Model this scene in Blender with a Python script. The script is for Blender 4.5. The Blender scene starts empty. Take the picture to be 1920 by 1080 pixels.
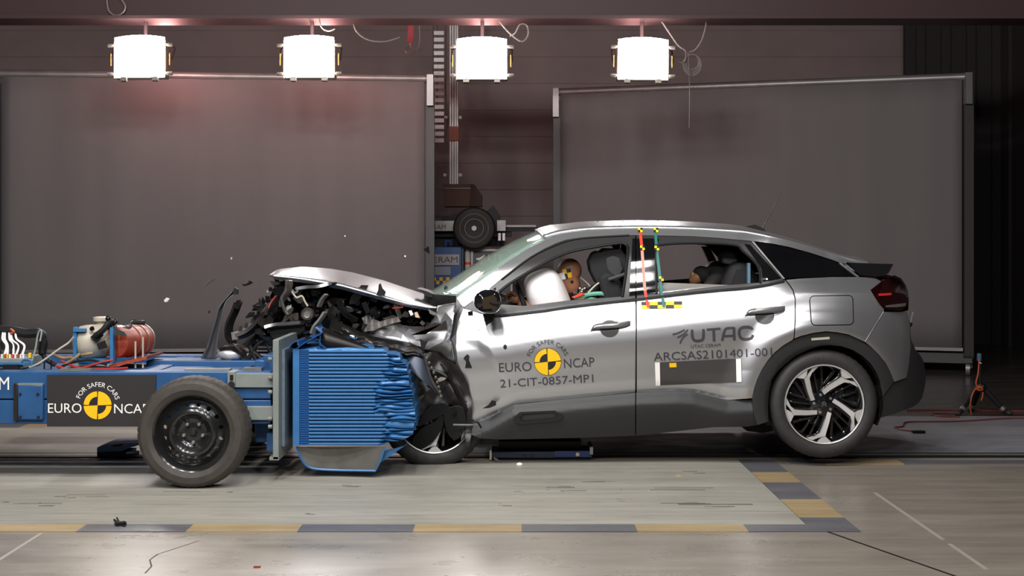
import bpy, bmesh, math, random
from mathutils import Vector, Matrix
from mathutils.geometry import delaunay_2d_cdt
SC = bpy.context.scene
COL = SC.collection
# ---------------------------------------------------------------- camera, world, lights, exposure
F, CX, CY, EYE = 2550.0, 960.0, 460.0, 1.39          # focal length in px of a 1920 wide frame, horizon, eye height
cd = bpy.data.cameras.new('camera'); cam = bpy.data.objects.new('camera', cd); COL.objects.link(cam)
cam.location = (0, 0, EYE); cam.rotation_euler = (math.pi/2, 0, 0)
cd.sensor_width = 36; cd.lens = F/1920*36; cd.shift_y = -80/1920; cd.clip_end = 200
SC.camera = cam
w = bpy.data.worlds.new('hall'); SC.world = w; w.use_nodes = True
w.node_tree.nodes['Background'].inputs[0].default_value = (.9, .88, .9, 1)
w.node_tree.nodes['Background'].inputs[1].default_value = 0.055
SC.view_settings.view_transform = 'Standard'; SC.view_settings.look = 'None'
SC.view_settings.gamma = 1; SC.view_settings.use_curve_mapping = False
SC.view_settings.exposure = 0.0
def area(name, loc, target, power, sx, sy, col=(1, .98, .965), spread=math.pi):
    l = bpy.data.lights.new(name, 'AREA'); l.energy = power; l.shape = 'RECTANGLE'; l.size = sx; l.size_y = sy
    l.color = col; l.spread = spread
    o = bpy.data.objects.new(name, l); COL.objects.link(o); o.location = loc
    o.rotation_euler = (Vector(target)-Vector(loc)).to_track_quat('-Z', 'Y').to_euler()
    return o
# banks of floodlights over the camera side of the lane
for x, e in ((-3.0, 24), (-1.7, 24), (-.4, 22), (.72, 13), (2.1, 10)):
    for k in (-.09, .09):
        area('flood', (x+k, 6.0, 4.6), (x*.75-.1, 8.9, .9), e, .11, .34)
        area('flood', (x+k, 4.75, 4.65), (x*.75-.1, 8.7, .9), e, .11, .30)
for x, e in ((-3.6, 128), (-1.2, 128), (1.6, 92)):
    area('flood', (x, .8, 4.6), (x*.8, 10, 1.0), e, .6, .5)
# ---------------------------------------------------------------- helpers
def P(x, y, D):
    return Vector(((x-CX)/F*D, D, EYE-(y-CY)/F*D))
def col(h):
    h = h.lstrip('#'); c = [int(h[i:i+2], 16)/255 for i in (0, 2, 4)]
    return tuple(v/12.92 if v <= .04045 else ((v+.055)/1.055)**2.4 for v in c)
MATS = {}
def mat(name, c, rough=.5, metal=0, var=0, vscale=6, bump=0, bscale=40, coat=0, emit=0, trans=0, alpha=1, stretch=(1, 1, 1), dark=None, spec=.5):
    if isinstance(c, str): c = col(c)
    m = bpy.data.materials.new(name); m.use_nodes = True; nt = m.node_tree; b = nt.nodes['Principled BSDF']
    b.inputs['Base Color'].default_value = (*c, 1); b.inputs['Roughness'].default_value = rough
    b.inputs['Metallic'].default_value = metal; b.inputs['Coat Weight'].default_value = coat
    b.inputs['Coat Roughness'].default_value = .06; b.inputs['Specular IOR Level'].default_value = spec
    if trans: b.inputs['Transmission Weight'].default_value = trans
    if alpha < 1: b.inputs['Alpha'].default_value = alpha
    if emit:
        b.inputs['Emission Color'].default_value = (*c, 1); b.inputs['Emission Strength'].default_value = emit
    if var or bump:
        tc = nt.nodes.new('ShaderNodeTexCoord'); mp = nt.nodes.new('ShaderNodeMapping')
        mp.inputs['Scale'].default_value = stretch; nt.links.new(tc.outputs['Object'], mp.inputs['Vector'])
    if var:
        n = nt.nodes.new('ShaderNodeTexNoise'); n.inputs['Scale'].default_value = vscale; n.inputs['Detail'].default_value = 6
        nt.links.new(mp.outputs[0], n.inputs['Vector'])
        r = nt.nodes.new('ShaderNodeMapRange'); r.inputs['From Min'].default_value = .3; r.inputs['From Max'].default_value = .7
        nt.links.new(n.outputs['Fac'], r.inputs['Value'])
        mx = nt.nodes.new('ShaderNodeMix'); mx.data_type = 'RGBA'
        d = dark if dark else tuple(v*(1-var) for v in c)
        if isinstance(d, str): d = col(d)
        mx.inputs['A'].default_value = (*d, 1); mx.inputs['B'].default_value = (*c, 1)
        nt.links.new(r.outputs[0], mx.inputs['Factor']); nt.links.new(mx.outputs['Result'], b.inputs['Base Color'])
    if bump:
        n = nt.nodes.new('ShaderNodeTexNoise'); n.inputs['Scale'].default_value = bscale; n.inputs['Detail'].default_value = 4
        nt.links.new(mp.outputs[0], n.inputs['Vector'])
        bp = nt.nodes.new('ShaderNodeBump'); bp.inputs['Strength'].default_value = bump; bp.inputs['Distance'].default_value = .02
        nt.links.new(n.outputs['Fac'], bp.inputs['Height']); nt.links.new(bp.outputs[0], b.inputs['Normal'])
    MATS[name] = m
    return m
def thing(name, label, cat, loc=(0, 0, 0), group=None):
    o = bpy.data.objects.new(name, None); COL.objects.link(o); o.location = loc; o.empty_display_size = .1
    return tag(o, label, cat, group)
def tag(o, label=None, cat=None, group=None, kind=None):
    if label: o['label'] = label
    if cat: o['category'] = cat
    if group: o['group'] = group
    if kind: o['kind'] = kind
    return o
def root_loc(parent):
    if parent is None: return Vector()
    while parent.parent: parent = parent.parent
    return Vector(parent.location)
def link_mesh(name, verts, faces, m, parent, local=False, smooth=35):
    off = Vector() if local else root_loc(parent)
    me = bpy.data.meshes.new(name)
    me.from_pydata([tuple(Vector(v)-off) for v in verts], [], faces)
    me.materials.append(m)
    me.validate(); me.update()
    if smooth:
        me.polygons.foreach_set('use_smooth', [True]*len(me.polygons))
        me.set_sharp_from_angle(angle=math.radians(smooth))
    o = bpy.data.objects.new(name, me); COL.objects.link(o)
    if parent: o.parent = parent
    return o
def frame(a):
    a = Vector(a).normalized(); u = a.orthogonal().normalized()
    return a, u, a.cross(u)
class MB:
    def __init__(s): s.v = []; s.f = []
    def add(s, v, f):
        n = len(s.v); s.v += [Vector(p) for p in v]; s.f += [tuple(i+n for i in q) for q in f]; return s
    def box(s, c, d, rot=None):
        c = Vector(c); R = rot or Matrix.Identity(3)
        v = [c+R@Vector((x*d[0]/2, y*d[1]/2, z*d[2]/2)) for x in (-1, 1) for y in (-1, 1) for z in (-1, 1)]
        return s.add(v, [(0, 1, 3, 2), (4, 6, 7, 5), (0, 4, 5, 1), (2, 3, 7, 6), (0, 2, 6, 4), (1, 5, 7, 3)])
    def boxpx(s, x0, y0, x1, y1, D, depth):
        a, b = P(x0, y1, D), P(x1, y0, D)
        return s.box(((a.x+b.x)/2, D+depth/2, (a.z+b.z)/2), (b.x-a.x, depth, b.z-a.z))
    def bar(s, a, b, w, h, up=(0, 0, 1)):
        a, b = Vector(a), Vector(b); d = (b-a); L = d.length; d.normalize(); u = Vector(up)
        if abs(d.dot(u)) > .95: u = Vector((0, 1, 0))
        sx = d.cross(u).normalized(); u = sx.cross(d)
        return s.box((a+b)/2, (L, w, h), Matrix((d, sx, u)).transposed())
    def tube(s, pts, r, n=8, caps=True):
        pts = [Vector(p) for p in pts]; k = len(pts); rs = r if isinstance(r, (list, tuple)) else [r]*k
        v, f = [], []; t0 = (pts[1]-pts[0]).normalized(); u = t0.orthogonal().normalized()
        for i, p in enumerate(pts):
            t = (pts[min(i+1, k-1)]-pts[max(i-1, 0)])
            t = t.normalized() if t.length > 1e-9 else t0
            u = (u-t*u.dot(t)); u = u.normalized() if u.length > 1e-6 else t.orthogonal().normalized()
            b = t.cross(u)
            v += [p+(u*math.cos(2*math.pi*j/n)+b*math.sin(2*math.pi*j/n))*rs[i] for j in range(n)]
        for i in range(k-1):
            f += [(i*n+j, i*n+(j+1) % n, (i+1)*n+(j+1) % n, (i+1)*n+j) for j in range(n)]
        if caps: f += [tuple(range(n-1, -1, -1)), tuple((k-1)*n+j for j in range(n))]
        return s.add(v, f)
    def lathe(s, prof, o=(0, 0, 0), axis=(0, 1, 0), n=32, rfun=None, caps=True):
        a, u, b = frame(axis); o = Vector(o); v, f = [], []
        for i, (r, y) in enumerate(prof):
            for j in range(n):
                q = 2*math.pi*j/n; rr = rfun(i, j, r) if rfun else r
                v.append(o+a*y+(u*math.cos(q)+b*math.sin(q))*rr)
        k = len(prof)
        for i in range(k-1):
            f += [(i*n+j, i*n+(j+1) % n, (i+1)*n+(j+1) % n, (i+1)*n+j) for j in range(n)]
        if caps:
            if prof[0][0] > 0: f.append(tuple(range(n-1, -1, -1)))
            if prof[-1][0] > 0: f.append(tuple((k-1)*n+j for j in range(n)))
        return s.add(v, f)
    def ellip(s, c, r, rot=None, n=20, m=12, e=1.0):
        c = Vector(c); R = rot or Matrix.Identity(3); v, f = [], []
        pw = lambda t: math.copysign(abs(t)**e, t)
        for i in range(m+1):
            a = -math.pi/2+math.pi*i/m
            for j in range(n):
                q = 2*math.pi*j/n
                v.append(c+R@Vector((r[0]*pw(math.cos(a))*pw(math.cos(q)), r[1]*pw(math.cos(a))*pw(math.sin(q)), r[2]*pw(math.sin(a)))))
        for i in range(m):
            f += [(i*n+j, i*n+(j+1) % n, (i+1)*n+(j+1) % n, (i+1)*n+j) for j in range(n)]
        return s.add(v, f)
    def prism(s, poly, D, depth):
        """polygon traced on a plane at distance D (number or function), extruded away from the lens"""
        fn = D if callable(D) else (lambda x, y: D)
        a = [P(x, y, fn(x, y)) for x, y in poly]
        ar = sum(poly[i][0]*poly[(i+1) % len(poly)][1]-poly[(i+1) % len(poly)][0]*poly[i][1] for i in range(len(poly)))
        if ar > 0: a.reverse()
        n = len(a); v = a+[p+Vector((0, depth, 0)) for p in a]
        f = [tuple(range(n)), tuple(range(2*n-1, n-1, -1))]+[(i, i+n, (i+1) % n+n, (i+1) % n) for i in range(n)]
        return s.add(v, f)
    def ribbon(s, pts, wv, th):
        """bent plate: centre line, width vector, thickness"""
        pts = [Vector(p) for p in pts]; wv = Vector(wv); k = len(pts); v, f = [], []
        for i, p in enumerate(pts):
            t = (pts[min(i+1, k-1)]-pts[max(i-1, 0)]).normalized(); nn = t.cross(wv).normalized()*th/2
            v += [p-wv/2-nn, p+wv/2-nn, p+wv/2+nn, p-wv/2+nn]
        for i in range(k-1):
            f += [(i*4+j, i*4+(j+1) % 4, i*4+4+(j+1) % 4, i*4+4+j) for j in range(4)]
        f += [(3, 2, 1, 0), (k*4-4, k*4-3, k*4-2, k*4-1)]
        return s.add(v, f)
    def grid(s, rows, close=False):
        n = len(rows[0]); m = len(rows); f = []
        for i in range(m-1):
            for j in range(n-1 if not close else n):
                f.append((i*n+j, i*n+(j+1) % n, (i+1)*n+(j+1) % n, (i+1)*n+j))
        return s.add([p for r in rows for p in r], f)
    def build(s, name, m, parent=None, smooth=35, bev=0, local=False, sub=0, solid=0, label=None):
        o = link_mesh(name, s.v, s.f, m, parent, local, smooth)
        if solid:
            md = o.modifiers.new('s', 'SOLIDIFY'); md.thickness = solid; md.offset = 0
        if bev:
            md = o.modifiers.new('b', 'BEVEL'); md.width = bev; md.segments = 2; md.limit_method = 'ANGLE'; md.angle_limit = .6
        if sub:
            md = o.modifiers.new('u', 'SUBSURF'); md.levels = sub; md.render_levels = sub
        if label: o['label'] = label
        return o
def cr(pts, n=6, closed=False):
    """smooth curve through points (2-D or 3-D)"""
    V = [Vector(p) for p in pts]; k = len(V); out = []
    for i in range(k if closed else k-1):
        if closed: a, b, c, d = V[(i-1) % k], V[i], V[(i+1) % k], V[(i+2) % k]
        else: a, b, c, d = V[max(i-1, 0)], V[i], V[i+1], V[min(i+2, k-1)]
        for j in range(n):
            t = j/n
            out.append(.5*(2*b+(c-a)*t+(2*a-5*b+4*c-d)*t*t+(3*b-a-3*c+d)*t**3))
    if not closed: out.append(V[-1])
    return [tuple(p) for p in out]
def lerp_tab(tab, x):
    if x <= tab[0][0]: return tab[0][1]
    for (a, b), (c, d) in zip(tab, tab[1:]):
        if x <= c: return b+(d-b)*(x-a)/(c-a)
    return tab[-1][1]
def smooth_tab(tab, x):
    """monotone-ish cubic through a table"""
    n = len(tab)
    if x <= tab[0][0]: return tab[0][1]
    if x >= tab[-1][0]: return tab[-1][1]
    for i in range(n-1):
        if x <= tab[i+1][0]: break
    def sl(j):
        if j <= 0 or j >= n-1: return 0 if n < 2 else ((tab[1][1]-tab[0][1])/(tab[1][0]-tab[0][0]) if j <= 0 else (tab[-1][1]-tab[-2][1])/(tab[-1][0]-tab[-2][0]))
        d0 = (tab[j][1]-tab[j-1][1])/(tab[j][0]-tab[j-1][0]); d1 = (tab[j+1][1]-tab[j][1])/(tab[j+1][0]-tab[j][0])
        return 0 if d0*d1 <= 0 else 2*d0*d1/(d0+d1)
    h = tab[i+1][0]-tab[i][0]; t = (x-tab[i][0])/h; m0, m1 = sl(i)*h, sl(i+1)*h
    return (2*t**3-3*t*t+1)*tab[i][1]+(t**3-2*t*t+t)*m0+(-2*t**3+3*t*t)*tab[i+1][1]+(t**3-t*t)*m1
def inside(p, poly):
    x, y = p; c = False; j = len(poly)-1
    for i in range(len(poly)):
        xi, yi = poly[i]; xj, yj = poly[j]
        if (yi > y) != (yj > y) and x < (xj-xi)*(y-yi)/(yj-yi)+xi: c = not c
        j = i
    return c
def resample(poly, res):
    out = []
    for i, a in enumerate(poly):
        b = poly[(i+1) % len(poly)]; L = math.hypot(b[0]-a[0], b[1]-a[1]); n = max(1, int(math.ceil(L/res)))
        out += [(a[0]+(b[0]-a[0])*j/n, a[1]+(b[1]-a[1])*j/n) for j in range(n)]
    return out
def fill(poly, res, holes=()):
    """dense triangulation of a 2-D outline with holes: points, triangles, boundary loops"""
    loops = [resample(poly, res)]+[resample(h, res) for h in holes]
    pts, edges, lo = [], [], []
    for L in loops:
        n = len(pts); pts += L; lo.append(list(range(n, n+len(L)))); edges += [(n+i, n+(i+1) % len(L)) for i in range(len(L))]
    bd = list(pts); x0 = min(p[0] for p in bd); x1 = max(p[0] for p in bd); y0 = min(p[1] for p in bd); y1 = max(p[1] for p in bd)
    cell = {}
    for p in bd: cell.setdefault((int(p[0]//res), int(p[1]//res)), []).append(p)
    j = 0; y = y0+res*.5
    while y < y1:
        x = x0+res*(.5 if j % 2 else .1)
        while x < x1:
            if inside((x, y), poly) and not any(inside((x, y), h) for h in holes):
                cx, cy = int(x//res), int(y//res)
                if all((x-q[0])**2+(y-q[1])**2 > (.55*res)**2 for a in (-1, 0, 1) for b in (-1, 0, 1) for q in cell.get((cx+a, cy+b), ())):
                    pts.append((x, y))
            x += res
        y += res*.866; j += 1
    r = delaunay_2d_cdt([Vector(p) for p in pts], edges, [], 0, 1e-5)
    vs = [tuple(v) for v in r[0]]; tri = []
    for f in r[2]:
        c = (sum(vs[i][0] for i in f)/len(f), sum(vs[i][1] for i in f)/len(f))
        if inside(c, poly) and not any(inside(c, h) for h in holes): tri.append(tuple(f))
    # boundary edges from the triangles
    cnt = {}
    for f in tri:
        for i in range(len(f)):
            a, b = f[i], f[(i+1) % len(f)]; cnt[(a, b)] = 1
    bnd = [e for e in cnt if (e[1], e[0]) not in cnt]
    return vs, tri, bnd
def sheet(name, poly, mp, m, parent, res=8, holes=(), thick=.03, tdir=(0, 1, 0), local=False, label=None, mirror=None, eps=1.0):
    """a curved panel: outline filled and mapped by mp(x, y) -> point, exact normals, with a turned-in edge"""
    vs, tri, bnd = fill(poly, res, holes); td = Vector(tdir)
    v = [mp(*p) for p in vs]; nr = []
    for p in vs:
        a = mp(p[0]+eps, p[1])-mp(p[0]-eps, p[1]); b = mp(p[0], p[1]+eps)-mp(p[0], p[1]-eps)
        n = a.cross(b).normalized()
        if n.dot(td) > 0: n = -n
        nr.append(n)
    f = []
    for t in tri:
        n = (v[t[1]]-v[t[0]]).cross(v[t[2]]-v[t[0]])
        f.append(t if n.dot(td) < 0 else tuple(reversed(t)))
    if thick:
        flip = not (f and f[0] == tri[0])
        for a, b in bnd:
            k = len(v); v += [v[a].copy(), v[b].copy(), v[b]+td*thick, v[a]+td*thick]
            q = (v[k+1]-v[k]).cross(td).normalized()
            if flip: q = -q
            nr += [-q]*4; f.append((k+3, k+2, k+1, k) if not flip else (k, k+1, k+2, k+3))
    if mirror is not None:
        v = [Vector((p.x, 2*mirror-p.y, p.z)) for p in v]; nr = [Vector((n.x, -n.y, n.z)) for n in nr]; f = [tuple(reversed(q)) for q in f]
    off = Vector() if local else root_loc(parent)
    me = bpy.data.meshes.new(name); me.from_pydata([tuple(p-off) for p in v], [], f); me.materials.append(m); me.update()
    me.polygons.foreach_set('use_smooth', [True]*len(me.polygons))
    me.normals_split_custom_set_from_vertices([tuple(n) for n in nr])
    o = bpy.data.objects.new(name, me); COL.objects.link(o)
    if parent: o.parent = parent
    if label: o['label'] = label
    return o
_tc = {}
def text_geo(body):
    """letters as flat polygons, capital height 1, baseline 0, starting at x = 0"""
    if body in _tc: return _tc[body]
    def ev(t):
        c = bpy.data.curves.new('lettering', 'FONT'); c.body = t; c.size = 1; c.resolution_u = 3; c.fill_mode = 'FRONT'
        o = bpy.data.objects.new('lettering', c); COL.objects.link(o); bpy.context.view_layer.update()
        me = bpy.data.meshes.new_from_object(o.evaluated_get(bpy.context.evaluated_depsgraph_get()))
        v = [tuple(q.co[:2]) for q in me.vertices]; f = [tuple(p.vertices) for p in me.polygons]
        bpy.data.objects.remove(o); bpy.data.curves.remove(c); bpy.data.meshes.remove(me); return v, f
    cap = max(p[1] for p in ev('H')[0]); v, f = ev(body); x0 = min(p[0] for p in v)
    v = [((p[0]-x0)/cap, p[1]/cap) for p in v]; _tc[body] = (v, f, max(p[0] for p in v)); return _tc[body]
def text_add(mb, body, p0, p1, cap, mp):
    """text whose baseline runs p0 -> p1 in outline coordinates (y down), mapped by mp"""
    v, f, wd = text_geo(body); L = math.hypot(p1[0]-p0[0], p1[1]-p0[1]); ux, uy = (p1[0]-p0[0])/L, (p1[1]-p0[1])/L
    mb.add([mp(p0[0]+ux*q[0]/wd*L+uy*q[1]*cap, p0[1]+uy*q[0]/wd*L-ux*q[1]*cap) for q in v], f)
def text_arc(mb, body, c, R, a0, a1, cap, mp):
    """text along an arc round c, angles in degrees clockwise from straight up"""
    v, f, wd = text_geo(body)
    o = []
    for x, y in v:
        a = math.radians(a0+(a1-a0)*x/wd); r = R+y*cap; o.append(mp(c[0]+r*math.sin(a), c[1]-r*math.cos(a)))
    mb.add(o, f)
def disc_add(mb, c, r0, r1, a0, a1, mp, n=24):
    """ring sector, angles clockwise from up"""
    rows = [[mp(c[0]+r*math.sin(math.radians(a0+(a1-a0)*i/n)), c[1]-r*math.cos(math.radians(a0+(a1-a0)*i/n))) for i in range(n+1)] for r in (r0, r1)]
    mb.grid(rows)
def arc(c, r, a0, a1, n=24):
    return [(c[0]+r*math.sin(math.radians(a0+(a1-a0)*i/n)), c[1]-r*math.cos(math.radians(a0+(a1-a0)*i/n))) for i in range(n+1)]
# ---------------------------------------------------------------- materials
paint = mat('silver_paint', (.56, .56, .575), .3, .86, coat=.4)
clad = mat('cladding_plastic', '#2b2b2c', .5, bump=.12, bscale=500)
gloss = mat('gloss_black', (.006, .006, .007), .06, coat=1)
black = mat('matt_black', (.007, .007, .0075), .55, spec=.3)
dark = mat('dark_metal', (.028, .025, .023), .28, .6, var=.6, vscale=25)
seal = mat('window_surround', '#323131', .35)
rubber = mat('tyre_rubber', '#343231', .62, var=.25, vscale=30)
worn = mat('worn_tyre_rubber', '#433d38', .62, var=.3, vscale=20)
chrome = mat('bright_metal', (.75, .74, .73), .18, 1)
steel = mat('grey_steel', '#8e8d88', .4, .5, var=.3, vscale=12)
alloy = mat('machined_alloy', (.74, .72, .70), .34, .5)
blue = mat('blue_paint', '#2a5788', .38, var=.25, vscale=9)
blue2 = mat('blue_foil', '#3873aa', .4, .15, var=.15, vscale=14)
greyp = mat('grey_paint', '#7f8581', .45, var=.15, vscale=10)
white = mat('white_print', '#efece8', .5)
ink = mat('dark_print', '#34343a', .5)
yellow = mat('yellow_print', '#f2bf0c', .5)
yel2 = mat('yellow_tape', '#f6e117', .5)
redm = mat('red_tape', '#d8402c', .5)
pinkm = mat('faded_red_tape', '#dc8f80', .5)
teal = mat('teal_tape', '#1f6f68', .5)
redp = mat('red_lamp_plastic', (.010, .0006, .001), .08, coat=1)
redl = mat('red_lens', (.45, .02, .02), .2, coat=1)
orange = mat('orange_rubber', '#b1532c', .5)
cream = mat('cream_paint', '#b9b09f', .45, var=.2, vscale=15)
rust = mat('red_paint', '#a5452f', .45, var=.3, vscale=14)
tan = mat('vinyl_skin', '#96674b', .5, var=.15, vscale=10)
green = mat('mint_cloth', '#6fae98', .8)
bag = mat('airbag_cloth', '#ece7e6', .8, bump=.15, bscale=25)
grill = mat('engine_grey', '#5d5852', .4, .4, var=.5, vscale=30)
brownm = mat('brown_plastic', '#221e1c', .4)
seatm = mat('seat_cloth', '#1d1d1f', .8)
seatg = mat('seat_insert', '#38393b', .8)
# ================================================================ the hall
def struct(name, mb, m, parent=None, **k):
    return tag(mb.build(name, m, parent, **k), kind='structure')
def floor_mat(name, a, b, rough, streak=(.35, 2.2, 1), vs=2.2, b2=None, scratch=.5):
    m = mat(name, a, rough); nt = m.node_tree; L = nt.links.new; bs = nt.nodes['Principled BSDF']
    tc = nt.nodes.new('ShaderNodeTexCoord')
    def noise(scale, st, det=8):
        mp = nt.nodes.new('ShaderNodeMapping'); mp.inputs['Scale'].default_value = st; L(tc.outputs['Object'], mp.inputs[0])
        n = nt.nodes.new('ShaderNodeTexNoise'); n.inputs['Scale'].default_value = scale; n.inputs['Detail'].default_value = det
        n.inputs['Roughness'].default_value = .65; L(mp.outputs[0], n.inputs['Vector']); return n.outputs['Fac']
    def rng(s, a0, a1, b0=0, b1=1):
        r = nt.nodes.new('ShaderNodeMapRange'); r.inputs[1].default_value = a0; r.inputs[2].default_value = a1
        r.inputs[3].default_value = b0; r.inputs[4].default_value = b1; L(s, r.inputs[0]); return r.outputs[0]
    def mix(f, A, B):
        x = nt.nodes.new('ShaderNodeMix'); x.data_type = 'RGBA'; L(f, x.inputs['Factor'])
        for k, q in (('A', A), ('B', B)):
            if isinstance(q, tuple): x.inputs[k].default_value = (*q, 1)
            else: L(q, x.inputs[k])
        return x.outputs['Result']
    c1 = mix(rng(noise(vs, streak), .35, .65), col(b), col(a))
    c2 = mix(rng(noise(5, (.5, 6, 1), 10), .5, .9, 0, scratch), c1, col(b2 or '#4a4744'))
    c3 = mix(rng(noise(30, (.5, 4, 1), 4), .6, .85, 0, scratch*.8), c2, col('#57524d'))
    L(c3, bs.inputs['Base Color'])
    L(rng(noise(3, (1, 1.5, 1)), .3, .7, rough*.75, rough*1.3), bs.inputs['Roughness'])
    return m
conc = floor_mat('polished_concrete', '#8f877c', '#7a7369', .3)
plate = floor_mat('painted_deck', '#a39f94', '#8f8b81', .45, (.12, 3, 1), 2.6, scratch=.7)
lane = floor_mat('grey_lane', '#929297', '#7c7d84', .42, (.2, 2, 1), 2)
tapey = floor_mat('worn_yellow_paint', '#a8926b', '#8f7c5c', .45, scratch=.35)
taped = floor_mat('worn_dark_paint', '#66656a', '#555459', .4, scratch=.3)
back_c = floor_mat('brown_polished_floor', '#4d4843', '#3b3733', .22, scratch=.2)
fl = struct('floor', MB().box((0, 7, -.1), (30, 34, .2)), conc, smooth=0)
def slab(name, x0, x1, d0, d1, m, z=.002, t=.004):
    return struct(name, MB().box(((x0+x1)/2, (d0+d1)/2, z), (x1-x0, d1-d0, t)), m, fl, smooth=0)
YD = lambda y: F*EYE/(y-CY)                 # distance of a floor point seen at row y
dA, dB = YD(985), YD(863.5)
slab('floor_back_area', -12, 12, YD(781), 23, back_c, .0015)
slab('floor_lane', -1.3, 12, YD(850), YD(781), lane, .002)
slab('floor_lane', -12, -1.3, YD(850), YD(781), plate, .002)
slab('floor_deck', -9, 1.457, dA, dB, plate, .003, .006)
# hazard border
def tape(x0, x1, d0, d1, m): slab('floor_marking', x0, x1, d0, d1, m, .0025, .005)
edges = [-4.6, -155, -4, 150, 355, 562, 778, 978, 1190, 1395]
xs = [(q-960)/F*YD(990) for q in (-450, -250, -45, 155, 357, 563, 777, 978, 1192, 1397)]
for i in range(len(xs)-1): tape(xs[i], xs[i+1], YD(998), dA, tapey if i % 2 == 0 else taped)
tape(xs[-1], 1.69, YD(998), dA, taped)
for y0, y1, m in ((985, 972, taped), (972, 938, tapey), (938, 906, taped), (906, 887, tapey), (887, 864, taped)):
    tape(1.462, 1.69, YD(y0), YD(y1), m)
for i, q in enumerate((1480, 1545, 1690, 1830)):
    tape((q-960)/F*YD(868), ((1545, 1690, 1830, 1990)[i]-960)/F*YD(868), YD(871), YD(864), tapey if i == 1 else taped)
tape(-.36, 1.45, YD(863.3), YD(861), tapey)
for i, (a, b) in enumerate(((-60, 45), (45, 90))): tape((a-960)/F*YD(799), (b-960)/F*YD(799), YD(803), YD(796), taped if i == 0 else tapey)
j = MB(); a, b = P(1550, 997, YD(997)), P(1800, 1084, YD(1084)); j.bar(a+Vector((0, 0, -.002)), b+Vector((0, 0, -.002)), .008, .01)
struct('floor_joint', j, black, fl)
j = MB(); chalk = mat('chalk_line', '#978e84', .6)
for q in ((1640, 924, 1768, 1012), (1780, 1020, 1850, 1068), (78, 1000, -30, 1068), (1640, 800, 1760, 833)):
    j.bar(P(q[0], q[1], YD(q[1]))-Vector((0, 0, .0035)), P(q[2], q[3], YD(q[3]))-Vector((0, 0, .0035)), .02, .01)
struct('floor_chalk', j, chalk, fl)
j = MB(); rnd = random.Random(3); c0 = (300, 1012)
for q in ((352, 1021, 296, 1039), (296, 1039, 281, 1050), (281, 1050, 284, 1062), (284, 1062, 272, 1075), (352, 1021, 372, 1014)):
    j.bar(P(q[0], q[1], YD(q[1]))-Vector((0, 0, .0045)), P(q[2], q[3], YD(q[3]))-Vector((0, 0, .0045)), .007, .01)
struct('floor_crack', j, black, fl)
j = MB(); rnd = random.Random(21); skid = mat('skid_mark', '#5e5852', .6)
for x0, x1, y in ((1090, 1190, 905), (1020, 1080, 917), (960, 1010, 924), (1000, 1130, 921), (1160, 1400, 919), (1235, 1340, 944), (1250, 1430, 950), (1270, 1335, 888), (40, 330, 931), (0, 120, 944), (90, 200, 935), (300, 620, 925), (60, 110, 948), (640, 700, 912), (1150, 1180, 940), (560, 610, 964), (930, 960, 948)):
    for k in range(3):
        a = rnd.uniform(x0, (x0+x1)/2); c = rnd.uniform(a+8, x1); yy = y+rnd.uniform(-3, 3)
        j.bar(P(a, yy, YD(yy))-Vector((0, 0, .0008 if yy < 985 else .004)), P(c, yy+rnd.uniform(-.6, 1.2), YD(yy))-Vector((0, 0, .0008)), rnd.uniform(.006, .022), .0145)
struct('floor_skid_marks', j, skid, fl)
# guide rail sunk in the lane
rl = MB()
for y0, y1 in ((850.5, 852), (855.5, 858.5)):
    rl.box((0, (YD(y0)+YD(y1))/2, .003), (24, abs(YD(y0)-YD(y1)), .008))
r0 = struct('trim_1', rl, black, fl, smooth=0)
struct('trim_2', MB().box((0, (YD(852)+YD(855.5))/2, .003), (24, YD(852)-YD(855.5), .007)), steel, fl, smooth=0)
# walls
wm = mat('flare_tinted_cladding', '#938280', .8, var=.2, vscale=1.2)  # red tinge put into the base colour for the flare glow
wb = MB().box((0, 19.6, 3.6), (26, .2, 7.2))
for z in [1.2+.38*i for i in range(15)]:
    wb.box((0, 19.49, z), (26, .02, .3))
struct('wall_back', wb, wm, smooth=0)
blk = mat('unlit_dark_cladding', '#302a2b', .8)  # near-black base colour paints in the unlit right end of the hall
wr = MB().box((6.9, 8, 3.6), (.2, 24, 7.2))
for i in range(14): wr.box((6.78, 5+i*1.05, 3.6), (.05, .3, 7.2))
struct('wall_right', wr, blk, smooth=0)
struct('ceiling', MB().box((0, 8, 7.3), (30, 34, .2)), mat('dark_ceiling', '#2a2626', .8), smooth=0)
# dark wall pieces behind the tripod
tr = MB().box((6.1, 18.9, 3.6), (1.3, .1, 7.2))
for i in range(4): tr.box((5.65+i*.35, 18.83, 3.6), (.12, .06, 7.2))
struct('trim_3', tr, blk, smooth=0)
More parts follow.
